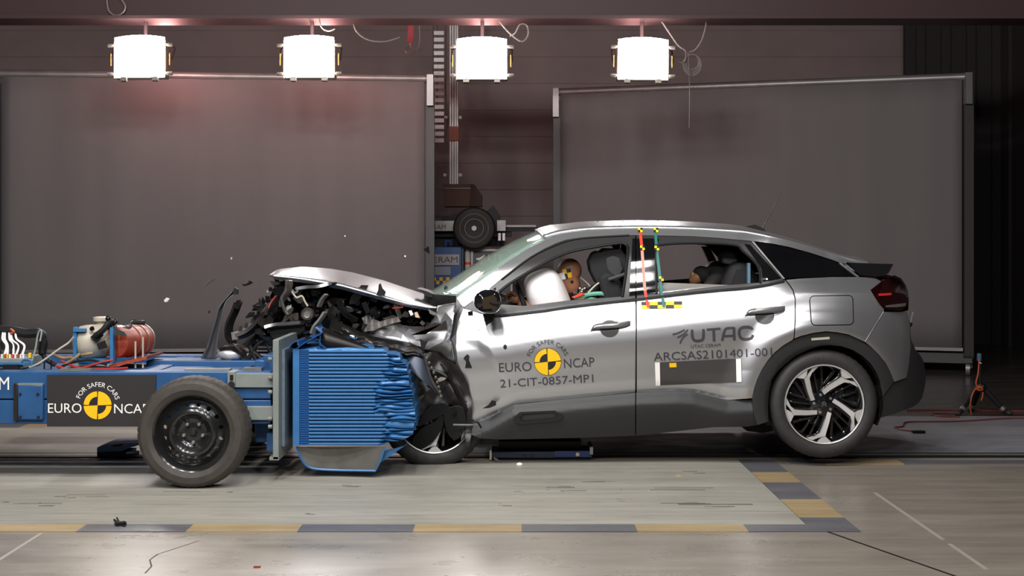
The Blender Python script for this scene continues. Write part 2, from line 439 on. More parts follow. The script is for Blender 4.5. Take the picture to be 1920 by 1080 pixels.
# ================================================================ lighting gantry and floodlights
gm = mat('gantry_paint', '#4a3334', .6)
g = thing('lighting_gantry', 'dark horizontal roof beam carrying the four bright floodlights', 'beam', (0, 13.3, 3.9))
zb = EYE+(CY-37)/F*13.2
b = MB().box((-1.6, 13.3, zb+.14), (13.4, .3, .28)); b.box((-1.6, 13.3, zb+.01), (13.4, .42, .03)); b.box((-1.6, 13.3, zb+.28), (13.4, .42, .03))
b.build('beam', gm, g, smooth=0)
for x in (-7, -2.6, 1.8, 4.9): MB().tube([(x, 13.3, zb+.25), (x, 13.3, 7.25)], .02).build('hanger_rod', gm, g)
lensm = mat('lamp_glass_glow', (1, .95, .92), .3, emit=90)
housing = mat('lamp_housing', '#8a8178', .35, .6)
def floodlight():
    r = thing('floodlight', '', 'lamp')
    h = MB().box((0, .10, 0), (.47, .16, .34)); h.box((0, .20, 0), (.36, .08, .24)); h.build('housing', housing, r, bev=.012, local=True)
    for i in range(6): h2 = MB().box((-.2+.08*i, .255, 0), (.012, .05, .22)); h2.build('cooling_fin', housing, r, local=True)
    # bulging glass front
    rows = []
    for i in range(9):
        v = -1+i/4; rows.append([Vector((.225*u, .018-.05*(1-u*u*.8)*(1-v*v*.7), .185*v+.02*(1-u*u)*(1 if v > 0 else -.2)*max(v, 0))) for u in [-1+k/5 for k in range(11)]])
    MB().grid(rows).build('lens', lensm, r, local=True)
    for s in (-1, 1):
        for z in (-.145, .12):
            MB().tube([(s*.225, .04, z), (s*.29, .04, z)], .017, 10).build('side_pin', housing, r, local=True)
        MB().box((s*.262, .05, -.01), (.008, .02, .11)).build('side_clip', mat('brass', '#b98c4a', .4, .6) if 'brass' not in MATS else MATS['brass'], r, local=True)
        MB().box((s*.14, .02, -.20), (.05, .05, .035)).build('foot_clamp', housing, r, local=True)
    MB().tube([(-.275, .1, 0), (-.275, .22, .14), (-.15, .25, .24), (.15, .25, .24), (.275, .22, .14), (.275, .1, 0)], .009).build('yoke', gm, r, local=True)
    MB().tube([(0, .25, .235), (0, .25, .43)], .018).build('stem', gm, r, local=True)
    return r
def tree_copy(o, parent=None):
    c = o.copy(); COL.objects.link(c); c.parent = parent
    for k in list(o.children): tree_copy(k, c)
    return c
fl0 = floodlight()
spots = [(261, 107, 13.0, 'leftmost of the four glowing floodlights, above the left end of the left backdrop'),
         (579, 107, 13.0, 'second glowing floodlight from the left, above the crushed bonnet'),
         (903, 110, 13.0, 'third glowing floodlight from the left, in front of the gap between the backdrops'),
         (1206, 111, 13.0, 'rightmost of the four glowing floodlights, above the car roof')]
for i, (x, y, D, lab) in enumerate(spots):
    o = fl0 if i == 0 else tree_copy(fl0); o.location = P(x, y, D); o.rotation_euler = (-.12, (-.02, -.01, 0, .02)[i], (.04, .03, 0, -.03)[i])
    o.scale = (1.06,)*3; o['label'] = lab; o['group'] = 'floodlights under the roof beam'
    l = bpy.data.lights.new('added_red_glow', 'POINT'); l.energy = (28, 25, 22, 6)[i]; l.color = (1, .42, .40); l.shadow_soft_size = .1  # added red point light behind each floodlight, imitating lens flare on the wall
    q = bpy.data.objects.new('added_red_glow', l); COL.objects.link(q); q.location = P(x, y, D)+Vector((0, 1.0, .25))
# ================================================================ roller backdrops
fab = mat('backdrop_cloth', '#6f6a69', .85, var=.12, vscale=1.4, stretch=(2, 1, .25))
tub = mat('dull_aluminium', '#8d8987', .4, .5, var=.2, vscale=5)
post = mat('dark_post', '#413e3d', .5)
def backdrop(label, A, B, side_left, side_right):
    """A, B: floor points of the two ends"""
    A, B = Vector(A), Vector(B); d = (B-A); Lx = d.length; d.normalize(); n = Vector((d.y, -d.x, 0))
    if n.y > 0: n = -n
    r = thing('backdrop_screen', label, 'backdrop screen', (A+B)/2, 'roller backdrop screens'); top = 3.22
    at = lambda s, z, o=0: A+d*s+n*o+Vector((0, 0, z))
    MB().tube([at(-.02, top, 0), at(Lx+.02, top, 0)], .045, 14).build('roller_tube', tub, r)
    rows = []; k = 40
    for i in range(9):
        z = .26+(top-.035-.26)*i/8
        rows.append([at(.06+(Lx-.12)*j/k, z, .03+.012*math.sin(j*.9)*math.sin(j*.37+1)) for j in range(k+1)])
    MB().grid(rows).build('cloth', fab, r, solid=.004, smooth=180)
    MB().bar(at(.05, .26, .03), at(Lx-.05, .26, .03), .05, .035).build('hem_bar', tub, r)
    for s in (0, Lx):
        MB().bar(at(s, .16, -.04), at(s, top-.1, -.04), .1, .09).build('post', post, r)
        MB().box(at(s, top-.13, .03), (.07, .1, .34)).build('end_bracket', tub, r)
        for o in (.28, -.32):
            c = MB().tube([at(s, .075, o)+d*-.022, at(s, .075, o)+d*.022], .075, 20); cw = c.build('caster', tub, r)
            MB().bar(at(s, .08, o)+d*.03, at(s, .17, o)+d*.03, .03, .012).build('fork', tub, cw)
        MB().bar(at(s, .165, -.4), at(s, .165, .36), .09, .05).build('foot', post, r)
    MB().bar(at(0, .16, -.05), at(Lx, .16, -.05), .06, .11).build('base_beam', post, r)
    return r
backdrop('grey roller backdrop on the left, behind the blue trolley', (-5.5, 14.5, 0), (-.90, 14.95, 0), 1, 1)
backdrop('grey roller backdrop behind the silver car, its right post standing by the tripod', (.53, 16.25, 0), (4.95, 14.77, 0), 1, 1)
# ================================================================ between the backdrops
ch = thing('cable_ladder', 'pale rung cable ladder hanging beside the left backdrop', 'cable ladder', P(824, 270, 17.4))
for x in (811, 818, 834):
    MB().boxpx(x, 40, x+2.5, 272, 17.4, .05).build('side_rail', gm, ch)
for i in range(17):
    y = 58+i*12.6; MB().boxpx(813.5, y, 832.5, y+7.5, 17.38, .03).build('rung', tub, ch)
cl = thing('profile_column', 'grooved aluminium profile column rising behind the cardboard box', 'column', P(850, 345, 17.5))
for x in (843, 847.5, 852, 856): MB().boxpx(x, -5, x+3, 347, 17.45, .05).build('rib', tub, cl)
MB().boxpx(843, -5, 859, 347, 17.5, .08).build('core', post, cl)
MB().boxpx(842, 237, 860, 264, 17.42, .1).build('orange_band', mat('dull_orange', '#8a4a33', .6), cl, label='dull orange clamp band')
for x, y in ((834, 328), (863, 328), (863, 220), (836, 220)):
    MB().tube([P(x, y, 17.4), P(x, y, 17.5)], .022, 10).build('bolt', tub, cl)
for y in (328, 220): MB().boxpx(834, y-2, 864, y+2, 17.5, .03).build('cross_strap', post, cl)
bc = thing('blue_cabinet', 'blue equipment cabinet with yellow and black checker strip behind the bonnet', 'cabinet', P(838, 560, 16.4))
bcm = mat('cabinet_blue', '#2b4f86', .5)
c = MB(); c.boxpx(800, 463, 866, 674, 16.4, .6); c.build('body', bcm, bc, bev=.01)
MB().boxpx(866.5, 466, 869, 674, 16.38, .04).build('edge_strip', post, bc)
lab1 = MB().boxpx(806, 477, 861, 497, 16.385, .012).build('name_panel', mat('panel_grey', '#a3a2a4', .6), bc)
t = MB(); text_add(t, 'CERAM', (799, 493), (858, 492), 11, lambda x, y: P(x, y, 16.38)); t.build('lettering', ink, lab1)
MB().boxpx(808, 500, 845, 516, 16.385, .012).build('paper_panel', mat('panel_dull', '#8d93a3', .7), bc)
ck = MB()
for i in range(9):
    for k in range(2):
        if (i+k) % 2: ck.boxpx(805+i*6.3, 520+k*6.5, 811.3+i*6.3, 526.5+k*6.5, 16.385, .012)
ck.build('checker_strip', yellow, bc)
MB().tube([P(836, 461, 16.6), P(836, 452, 16.6), P(846, 452, 16.6), P(846, 461, 16.6)], .02).build('lifting_eye', bcm, bc)
gs = thing('grey_cabinet', 'grey framed equipment cabinet with white emblem, beside the blue cabinet', 'cabinet', P(915, 560, 16.5))
c = MB(); c.boxpx(884, 468, 960, 672, 16.5, .6); c.build('body', mat('cabinet_grey', '#4f4e4e', .6), gs)
for q in ((883, 467, 961, 471), (883, 471, 887, 672), (957, 471, 961, 672)): MB().boxpx(*q, 16.47, .03).build('frame_bar', tub, gs)
t = MB(); text_add(t, 'UT', (915, 491), (945, 491), 14, lambda x, y: P(x, y, 16.49)); t.build('lettering', white, gs)
t = MB()
for q in (((893, 486), (901, 484), (909, 479)), ((897, 489), (904, 486), (910, 480)), ((901, 495), (905, 488), (910, 484))):
    t.ribbon([P(x, y, 16.49) for x, y in cr(q, 4)], (0, .004, 0), .02)
t.build('emblem', white, gs)
can = thing('white_canister', 'small white canister standing between the two cabinets', 'canister', P(877, 545, 16.5))
MB().lathe([(.025, 0), (.036, .01), (.036, .36), (.025, .39), (.018, .4), (.018, .44)], P(877, 530, 16.5), (0, 0, 1), 16).build('body', mat('dull_white', '#b5b0aa', .6), can)
MB().lathe([(.0365, .22), (.038, .22), (.038, .25), (.0365, .25)], P(877, 530, 16.5), (0, 0, 1), 16, caps=False).build('red_band', redm, can)
MB().box(P(877, 530, 16.5)+Vector((0, 0, -.48)), (.066, .3, .94)).build('stand', post, can)
pt = thing('parked_trolley', 'dark wheeled trolley parked on top of the cabinets in the gap', 'trolley', P(870, 463, 16.8))
MB().boxpx(790, 424, 960, 444, 16.75, .5).build('frame', black, pt)
MB().boxpx(790, 440, 946, 462.3, 16.85, .3).build('skid', black, pt)
f = MB().boxpx(806, 414, 852, 433, 16.6, .05).build('name_panel', tub, pt)
t = MB(); text_add(t, 'RAM', (812, 430), (836, 430), 9, lambda x, y: P(x, y, 16.59)); t.build('lettering', post, f)
MB().boxpx(932, 413, 948, 433, 16.6, .05).build('end_panel', tub, pt)
MB().boxpx(948, 422, 1005, 425.5, 16.7, .03).build('pale_bar', tub, pt)
MB().boxpx(948, 426, 1012, 434, 16.72, .05).build('arm_beam', black, pt)
wh = bpy.data.objects.new('wheel', None); COL.objects.link(wh); wh.parent = pt
o = P(889, 428, 16.3)
MB().lathe([(.10, .02), (.19, -.01), (.235, .0), (.255, .03), (.255, .2), (.23, .24), (.1, .22)], o, n=40).build('tyre', mat('old_rubber', '#1d1918', .7), wh)
MB().lathe([(.165, -.006), (.172, -.012), (.178, -.006)], o, n=40, caps=False).build('chalk_ring', mat('dull_ring', '#6b6259', .6), wh)
MB().lathe([(0, .04), (.06, .04), (.10, .02), (.108, .005), (.115, .005), (.115, .03)], o, n=32).build('rim', mat('dull_rim', '#5d5752', .5, .4), wh)
MB().lathe([(0, -.01), (.03, -.01), (.035, .04)], o, n=16).build('hub_cap', tub, wh)
MB().prism([(828, 405), (905, 402), (925, 385), (932, 394), (938, 404), (936, 425), (828, 424)], 16.9, .4).build('cover', black, pt)
for x in (934, 942): MB().boxpx(x, 437, x+5, 451, 16.55, .05).build('white_tab', white, pt)
bx = thing('cardboard_box', 'brown cardboard box lying on top of the parked trolley', 'box', P(868, 388, 17))
c = MB(); c.prism([(830, 345), (884, 345), (881, 387), (832, 387)], 16.9, .45); c.build('carton', mat('dark_cardboard', '#4a3128', .8), bx)
c = MB(); c.prism([(884.5, 345), (890, 346), (903, 365), (903, 387), (881.5, 387)], 16.95, .38); c.build('side_flap', mat('shaded_cardboard_side', '#33231e', .8), bx)  # darker copy of the carton colour paints its shaded side
MB().prism([(831, 352), (883, 352), (883, 354), (831, 354)], 16.89, .006).build('seam_tape', brownm, bx)
st = thing('hoist_strap', 'red lifting strap with hook hanging in front of the dark wall', 'strap', P(770, 80, 15.5))
MB().ribbon([P(772, 0, 15.5), P(771, 40, 15.5), P(769, 80, 15.5)], (.065, 0, 0), .006).build('webbing', mat('dull_red_web', '#8d2f33', .7), st)
MB().tube(cr([P(769, 80, 15.5), P(769, 88, 15.5), P(761, 93, 15.5), P(763, 100, 15.5), P(774, 100, 15.5), P(778, 93, 15.5)], 5), .012).build('hook', tub, st)
MB().tube(cr([P(786, 45, 15.5), P(787, 75, 15.5), P(783, 92, 15.5), P(791, 92, 15.5)], 5), .007).build('safety_cord', tub, st)
# hanging cables
cabm = mat('pale_cable', '#7a6f6b', .6)
def cable(name, label, pts, D, r=.008, m=None, cat='cable', n=6, group=None):
    o = MB().tube(cr([P(x, y, D) for x, y in pts], n), r, 6).build(name, m or cabm)
    return tag(o, label, cat, group)
cable('hanging_cable', 'pale cable looping down from the beam to the right of the third floodlight', [(936, 40), (955, 62), (978, 78), (990, 66), (988, 48), (975, 46), (966, 62), (956, 68)], 13.3)
cable('hanging_cable', 'thin cable ring above the leftmost floodlight', [(200, -4), (203, 18), (214, 28), (228, 26), (235, 14), (230, 2), (222, -6)], 13.1)
cable('hanging_cable', 'pale cable loop above the second floodlight', [(598, 30), (602, 50), (615, 58), (628, 54)], 13.1)
cable('hanging_cable', 'long faint cable sagging between the second floodlight and the red strap', [(662, 25), (666, 55), (688, 74), (720, 78), (750, 70)], 13.4)
cb = thing('cable_coil', 'coiled pale cable hanging to the right of the rightmost floodlight', 'cable', P(1298, 105, 13.3))
for k in range(5):
    MB().tube(cr([P(1298+(17-k*1.3)*math.sin(a), 122-k*1.5+(20-k*1.4)*math.cos(a), 13.3+.01*k) for a in [2*math.pi*i/12 for i in range(12)]], 3, True), .006, 6, False).build('coil_turn', cabm, cb)
MB().tube(cr([P(1238, 36, 13.3), P(1255, 62, 13.3), P(1272, 86, 13.3), P(1285, 96, 13.3), P(1285, 112, 13.3), P(1276, 118, 13.3), P(1265, 110, 13.3)], 5), .008, 6).build('lead', cabm, cb)
MB().tube(cr([P(1327, 30, 13.3), P(1318, 70, 13.3), P(1305, 92, 13.3), P(1292, 98, 13.3)], 5), .008, 6).build('lead', cabm, cb)
MB().tube(cr([P(1290, 98, 13.3), P(1293, 170, 13.3), P(1292, 240, 13.3)], 5), .004, 6).build('cord_end', cabm, cb)
# ================================================================ tripod and floor cables
D = YD(778); tp = thing('camera_tripod', 'small black tripod with orange cord wound round its head, standing right of the car', 'tripod', P(1838, 778, D))
for a, b in (((1831, 728), (1796, 780)), ((1843, 728), (1892, 779)), ((1836, 728), (1820, 772))):
    d2 = YD(b[1]); q = MB().tube([P(*a, D+.05), P((a[0]+b[0])/2, (a[1]+b[1])/2, (D+.05+d2)/2), P(*b, d2)], [.026, .021, .016], 10); lg = q.build('leg', black, tp)
    p = P(*b, d2); MB().ellip((p.x, p.y, .022), (.028, .028, .022)).build('rubber_foot', rubber, lg)
    mid = P(a[0]+(b[0]-a[0])*.75, a[1]+(b[1]-a[1])*.75, D+.05+(d2-D-.05)*.75); dv = (P(*b, d2)-P(*a, D+.05)).normalized()
    MB().lathe([(.024, -.015), (.024, .015)], mid, dv, 12).build('clamp_ring', tub, lg)
MB().tube([P(1838, 735, D+.05), P(1838, 685, D+.05)], .013).build('centre_column', black, tp)
MB().lathe([(.04, 0), (.05, .03), (.04, .07)], P(1838, 735, D+.05), (0, 0, 1)).build('head', black, tp)
MB().box(P(1836, 670, D+.05), (.028, .04, .065)).build('blue_sensor', mat('dull_blue', '#3d5a72', .5), tp, label='blue sensor block', bev=.006)
MB().ellip(P(1839, 681, D+.02), (.011,)*3).build('bright_knob', chrome, tp)
oc = thing('orange_cord', 'orange cord wound round the tripod head and hanging beside its legs', 'cord', P(1838, 728, D))
pts = [P(1838+9*math.cos(a)*(1+.15*math.sin(3*a)), 728+4*math.sin(a*1.3), D+.05+.055*math.sin(a)) for a in [i*.5 for i in range(60)]]
MB().tube(pts, .006, 6).build('winding', orange, oc)
MB().tube(cr([P(1836, 673, D), P(1834, 700, D), P(1830, 718, D), P(1834, 728, D)], 5), .006, 6).build('upper_run', orange, oc)
MB().tube(cr([P(1830, 728, D), P(1823, 740, D-.02), P(1819, 760, D-.02), P(1822, 778.5, D)], 5), .006, 6).build('lower_run', orange, oc)
MB().tube(cr([P(1843, 735, D-.02), P(1842, 745, D-.02), P(1839, 751, D-.02)], 5), .006, 6).build('loose_end', orange, oc)
def floor_cable(name, label, pts, r=.006, m=redm):
    o = MB().tube(cr([P(x, y, YD(y))+Vector((0, 0, r+.004)) for x, y in pts], 6), r, 6).build(name, m); return tag(o, label, 'cable', 'cables on the floor')
rc = mat('dull_red_cable', '#7d3a35', .6)
floor_cable('red_cable', 'dull red cable crossing the floor behind the tripod', [(1700, 771), (1780, 770), (1850, 772), (1925, 773)], m=rc)
floor_cable('red_cable', 'dull red cable curving in front of the tripod towards the car', [(1925, 786), (1880, 787), (1800, 792), (1715, 793), (1696, 795), (1692, 802), (1676, 804), (1690, 808), (1712, 811)], m=rc)
floor_cable('red_cable', 'short loop of red cable under the tripod', [(1800, 784), (1765, 783), (1746, 779), (1760, 777), (1800, 777)], m=rc)
pc = MB().box(P(1722, 813, YD(813))+Vector((0, 0, .012)), (.09, .05, .02)); tag(pc.build('cable_plug', black), 'black plug at the end of the red floor cable', 'plug')
# ================================================================ crash trolley
TR = thing('crash_trolley', 'blue crash test trolley with black roadside banner and steel wheels', 'trolley', (-2.4, 8.5, 0))
NF = 8.0                                         # near face of the near beam
def tb(x0, y0, x1, y1, D, dep): return MB().boxpx(x0, y0, x1, y1, D, dep)
m = tb(-170, 697, 508, 748, NF, .14); m.boxpx(-170, 750, 508, 795, NF+.004, .14); m.build('near_beam', blue, TR, bev=.006)
z0, z1 = EYE-(795-CY)/F*NF, EYE-(697-CY)/F*NF
MB().box((-2.45, 9.25, (z0+z1)/2), (2.1, .14, z1-z0)).build('far_beam', blue, TR, bev=.006)
for x in (-3.3, -2.75, -2.2, -1.55): MB().box((x, 8.63, (z0+z1)/2), (.12, 1.12, z1-z0-.02)).build('cross_beam', blue, TR, bev=.006)
MB().box((-2.6, 8.5, z1-.03), (1.9, .6, .02)).build('deck_plate', blue, TR)
zt = EYE-(676-CY)/F*8.7
m = MB(); a, b = P(272, 690, 8.6), P(500, 676, 8.6); m.box(((a.x+b.x)/2, 8.75, (zt+z1)/2-.01), (b.x-a.x, .25, zt-z1+.03)); m.build('upper_beam', blue, TR, bev=.006)
MB().box(((a.x+b.x)/2-.1, 8.66, zt+.004), (.5, .03, .006)).build('worn_edge', steel, TR)
# banner
bn = tb(88, 703, 292, 800, NF-.012, .011).build('banner', mat('banner_black', '#2b2829', .5), TR)
mpb = lambda x, y: P(x, y, NF-.014)
def ncap(parent, cx, cy, R, mp, e0, e1, n0, n1, cap, letters, arcR, arccap, a0, a1, tilt=0):
    t = MB(); text_add(t, 'EURO', e0, e1, cap, mp); text_add(t, 'NCAP', n0, n1, cap, mp); t.build('lettering', letters, parent, smooth=0)
    t = MB(); text_arc(t, 'FOR SAFER CARS', (cx, cy), arcR, a0, a1, arccap, mp); t.build('motto', letters, parent, smooth=0)
    y = MB(); k = tilt
    for a in (0, 90, 180, 270):
        disc_add(y, (cx, cy), R*.6 if a in (270, 90) else 0.01, R*.97, a+2.5+k, a+87.5+k, mp)
    y.build('target_disc', yellow, parent, smooth=0)
    q = MB(); mp2 = lambda x, y: mp(x, y)+Vector((0, .0008, 0)); disc_add(q, (cx, cy), .01, R, 0, 360, mp2, 48)
    q.build('target_backing', mat('print_black', '#201d1e', .5) if 'print_black' not in MATS else MATS['print_black'], parent, smooth=0)
ncap(bn, 183, 760, 27, mpb, (90, 774), (153, 774), (214, 775), (279, 775), 17.5, white, 35, 8.5, -69, 73)
t = MB(); text_add(t, 'CERAM', (-76, 731), (17, 731), 24, lambda x, y: P(x, y, NF-.004)); t.build('lettering', white, TR, smooth=0)
# hatch plate
hp = MB(); hp.boxpx(33, 722, 80, 787, NF-.03, .03); hp = hp.build('hatch_plate', blue, TR, bev=.006)
MB().boxpx(25, 719, 33, 789, NF-.026, .03).build('hatch_edge', brownm, hp, bev=.004)
for x, y in ((38, 739), (71, 739), (38, 782), (72, 782)): MB().lathe([(0, -.008), (.007, -.008), (.009, 0)], P(x, y, NF-.03), n=12).build('bolt', brownm, hp)
MB().boxpx(33, 719, 80, 722, NF-.028, .03).build('hatch_lip', greyp, hp)
# steel wheels
TWD = 7.73
wgeo = {}
def steel_wheel(cx, z, D, r=.32, flip=1, detail=True):
    wp = bpy.data.objects.new('wheel', None); COL.objects.link(wp); wp.parent = TR
    o = Vector((cx, D, z)); ax = (0, flip, 0); n = 144
    prof = [(.215, .012), (.222, -.004), (.25, -.016), (.285, -.012), (.303, .004), (.312, .022), (.319, .045), (.32, .10), (.319, .155), (.312, .178), (.303, .196), (.28, .21), (.25, .212), (.215, .19)]
    gr = {5: .003, 6: .005, 8: .005, 9: .003}
    ty = MB().lathe(prof, o, ax, n, rfun=lambda i, j, q: (q-(gr.get(i, 0) if j % 3 == 0 else 0))*r/.32, caps=False).build('tyre', worn, wp, smooth=25)
    def body(R):  # profile depth of the pressed steel disc at radius R
        return smooth_tab([(0, .062), (.03, .06), (.055, .062), (.078, .055), (.1, .03), (.118, .014), (.128, .016), (.145, .032), (.165, .043), (.185, .055), (.2, .06)], R)
    hs = [arc((.163*math.cos(a), .163*math.sin(a)), .0125, 0, 360, 10)[:-1] for a in [2*math.pi*(i+.5)/16 for i in range(16)]]
    mp = lambda x, y: o+Vector((x, flip*body(math.hypot(x, y)), y))
    sheet('disc', [(.2*math.cos(a), .2*math.sin(a)) for a in [2*math.pi*i/64 for i in range(64)]], mp, mat('black_enamel', (.012, .012, .012), .22, coat=.6) if 'black_enamel' not in MATS else MATS['black_enamel'], wp, res=.012, holes=hs, thick=.012, tdir=(0, flip, 0), eps=.003)
    MB().lathe([(.196, .065), (.2, .045), (.206, .015), (.213, .006), (.221, -.001), (.226, -.004), (.227, .004), (.222, .01), (.21, .02), (.204, .19)], o, ax, 72, caps=False).build('rim', MATS['black_enamel'], wp)
    for i in range(5):
        a = math.radians(90+36+72*i); c = o+Vector((.057*math.cos(a), flip*.05, .057*math.sin(a)))
        MB().lathe([(0, -.012), (.009, -.01), (.011, 0), (.011, .012)], c, ax, 10).build('wheel_bolt', steel, wp)
    MB().lathe([(0, .035), (.014, .036), (.018, .045), (.019, .06), (.03, .062)], o, ax, 24).build('hub', brownm, wp)
    MB().lathe([(.03, .15), (.12, .15), (.12, .16), (.03, .16)], o, ax, 24).build('brake_drum', black, wp)
    return wp
cxw, czw = (358.5-960)/F*TWD, .32
steel_wheel(cxw, czw, TWD)
steel_wheel(cxw, czw, 9.56, flip=-1)
MB().tube([(cxw, 7.85, .32), (cxw, 9.45, .32)], .035).build('axle', black, TR)
# grey bracket frame and plate carrying the barrier
br = MB(); br.boxpx(426, 697, 441, 727, 7.98, .15); br.boxpx(441, 700, 514, 727, 7.98, .12); br.build('upper_bracket', greyp, TR, bev=.004)
MB().lathe([(0, -.012), (.018, -.012), (.02, 0)], P(434, 721, 7.98), n=14).build('bracket_bolt', brownm, TR)
MB().boxpx(431, 703, 437, 713, 7.975, .02).build('bracket_slot', black, TR)
MB().boxpx(440, 762, 512, 788, 7.98, .12).build('lower_bracket', greyp, TR, bev=.004)
MB().boxpx(459, 727, 474, 762, 8.05, .1).build('bracket_post', greyp, TR, bev=.004)
MB().prism([(440, 727), (460, 727), (462, 762), (452, 762)], 8.12, .05).build('bracket_gusset', greyp, TR)
MB().boxpx(494, 666, 513, 702, 8.2, .3).build('blue_block', blue, TR, bev=.004)
px0 = P(517, 750, 7.95).x
pz1, pz0 = EYE-(637-CY)/F*7.95, EYE-(862-CY)/F*7.95
pl = MB().box((px0+.0, 7.95+.66, (pz0+pz1)/2), (.035, 1.32, pz1-pz0)); pl.build('face_plate', greyp, TR, bev=.003)
MB().box((px0+.028, 8.42, (pz0+pz1)/2+.0), (.018, .76, pz1-pz0-.13)).build('backing_panel', mat('punched_panel', '#6f7f8c', .45, var=.25, vscale=40), TR)
MB().boxpx(505, 857, 523, 863, 7.95, .5).build('plate_foot', greyp, TR)
for y in (673, 708, 735, 785, 800): MB().lathe([(0, -.012), (.012, -.012), (.012, .01)], P(509, y, 7.96)+Vector((-.008, 0, 0)), (-1, 0, 0), 10).build('plate_bolt', steel, TR)
MB().box((px0-.12, 8.7, .45), (.1, 1.0, .5)).build('bulkhead', blue, TR, bev=.01)
MB().boxpx(500, 812, 512, 845, 8.05, .3).build('blue_gusset', blue, TR)
for i, (x0, y0, x1, y1) in enumerate(((455, 690, 490, 697), (345, 692, 430, 697), (110, 692, 170, 697))):
    MB().boxpx(x0, y0, x1, y1, 8.05, .08).build('worn_strip', (steel, greyp, steel)[i], TR)
# ================================================================ honeycomb barrier
BR = thing('honeycomb_barrier', 'blue ribbed crushable barrier block crushed against the car front', 'barrier', (-1.05, 8.5, .2))
BD = 8.07; NR = 27
rnd = random.Random(5)
endx = [(655, 716), (661, 722), (668, 750), (690, 764), (720, 769), (760, 775), (775, 781), (800, 779), (815, 775), (824, 748), (830, 728), (835, 716)]
rows = []; pit = 180/NR; K = 64
stt = [rnd.uniform(-6, 6)+(-17 if 9 <= i <= 17 else (0 if i > 5 else 4)) for i in range(NR)]
fold = [rnd.uniform(-1, 1) for _ in range(NR+1)]; ph = [rnd.uniform(0, 6) for _ in range(NR)]
prof = [(0, .022), (.20, .020), (.26, .0008), (.55, -.0012), (.86, .0010), (.93, .018)]
def bnd(k, x, cz):   # row boundary: the crushed nose has fewer, uneven folds
    y = 655+k*pit
    return y+cz*(3.2*fold[k]+1.5*math.sin(x*.07+ph[k % NR]))
for i in range(NR):
    for fr, dp in prof:
        row = []
        for k in range(K+1):
            s = k/K; xe = lerp_tab(endx, 655+(i+fr)*pit)+3*fold[i]
            x = 579+(xe-579)*s
            cz = max(0, min(1, (x-(722+stt[i]))/10))
            y0, y1 = bnd(i, x, cz), bnd(i+1, x, cz); yy = y0+(y1-y0)*fr
            soft = {.022: .016, .020: .010, .0008: -.003, -.0012: -.011, .0010: -.001, .018: .010}[dp]
            dd = dp*(1-cz)+cz*(soft*(1.0+.6*fold[i])-.008+.006*math.sin(x*.12+ph[i])+.05*max(0, s-.86)*5*(.4+.3*fold[i]))
            if 0 < x-(722+stt[i]) < 5: dd += .012
            row.append(P(x, yy, BD+dd))
        rows.append(row)
mm = MB(); mm.grid(rows)
mm.grid([[Vector((p.x-.01*abs(math.sin(q*5)), p.y+q*1.0, p.z)) for q in (0, .03, .2, .4, .6, .8, 1.0)] for p in (r[-1] for r in rows)])
mm.build('ribbed_core', blue2, BR, smooth=50)
rows = []
for i in range(NR*2):
    for fr, dp in ((0, .012), (.3, .0), (.75, .0), (.92, .012)):
        y = 655+(i+fr)*pit/2; rows.append([P(x, y, BD+.004+dp) for x in (560, 570, 580)])
mm = MB(); mm.grid(rows); mm.build('fine_ribbed_band', mat('deep_blue_foil', '#2a63a4', .4, .2), BR)
a, b = P(549, 836, BD), P(561, 654, BD)
MB().box(((a.x+b.x)/2, BD+.5, (a.z+b.z)/2), (b.x-a.x, 1.0, b.z-a.z)).build('rear_skin', blue2, BR)
a, b = P(561, 834, BD), P(716, 656, BD)
MB().box(((a.x+b.x)/2, BD+.53, (a.z+b.z)/2), (b.x-a.x, .98, b.z-a.z-.01)).build('inner_block', blue2, BR)
# crumpled top skin and curled foil
def crumple(poly_rows, seed, amt):
    r = random.Random(seed); return [[p+Vector((r.uniform(-amt, amt), r.uniform(-amt, amt), r.uniform(-amt, amt))) for p in q] for q in poly_rows]
rows = [[P(x, y, BD+d) for x, y in ((548, 657), (565, 652), (590, 649), (620, 652), (650, 655))] for d, y in ((0, 0),)]
rows = []
for d, dy in ((.02, 0), (.1, -7), (.25, -12), (.5, -16)):
    rows.append([P(x, y+dy, BD+d) for x, y in ((548, 659), (565, 657), (585, 655), (605, 656), (625, 655), (650, 656), (700, 657))])
MB().grid(crumple(rows, 4, .008)).build('top_skin', blue2, BR, solid=.004)
ms = MB()
for q, wd in ((((560, 652), (577, 640), (598, 628), (607, 622), (596, 612)), .25), (((585, 628), (600, 634), (607, 645), (615, 652), (598, 651)), .2), (((548, 650), (556, 640), (565, 637), (568, 648)), .3)):
    ms.ribbon([P(x, y, BD+.12) for x, y in cr(q, 5)], (0, wd, 0), .006)
ms.build('curled_foil', mat('dark_blue_foil', '#24548f', .35, .3), BR)
# curled dark tube sheet: half cone open to the left
rows = []
for i in range(9):
    s = i/8; c = P(604+(712-604)*s, 637+(662-637)*s, BD+.12-.05*s); R = .066*(1-s)+.006
    rows.append([c+Vector((0, R*1.2*math.cos(a)*.9, R*math.sin(a))) for a in [math.radians(-60+300*k/14) for k in range(15)]])
MB().grid(rows).build('curled_tube', mat('blued_sheet', '#1b1817', .4, .5), BR, solid=.004)
MB().tube([rows[0][k]+Vector((-.003, 0, 0)) for k in range(15)], .006, 6).build('tube_lip', blue2, BR)
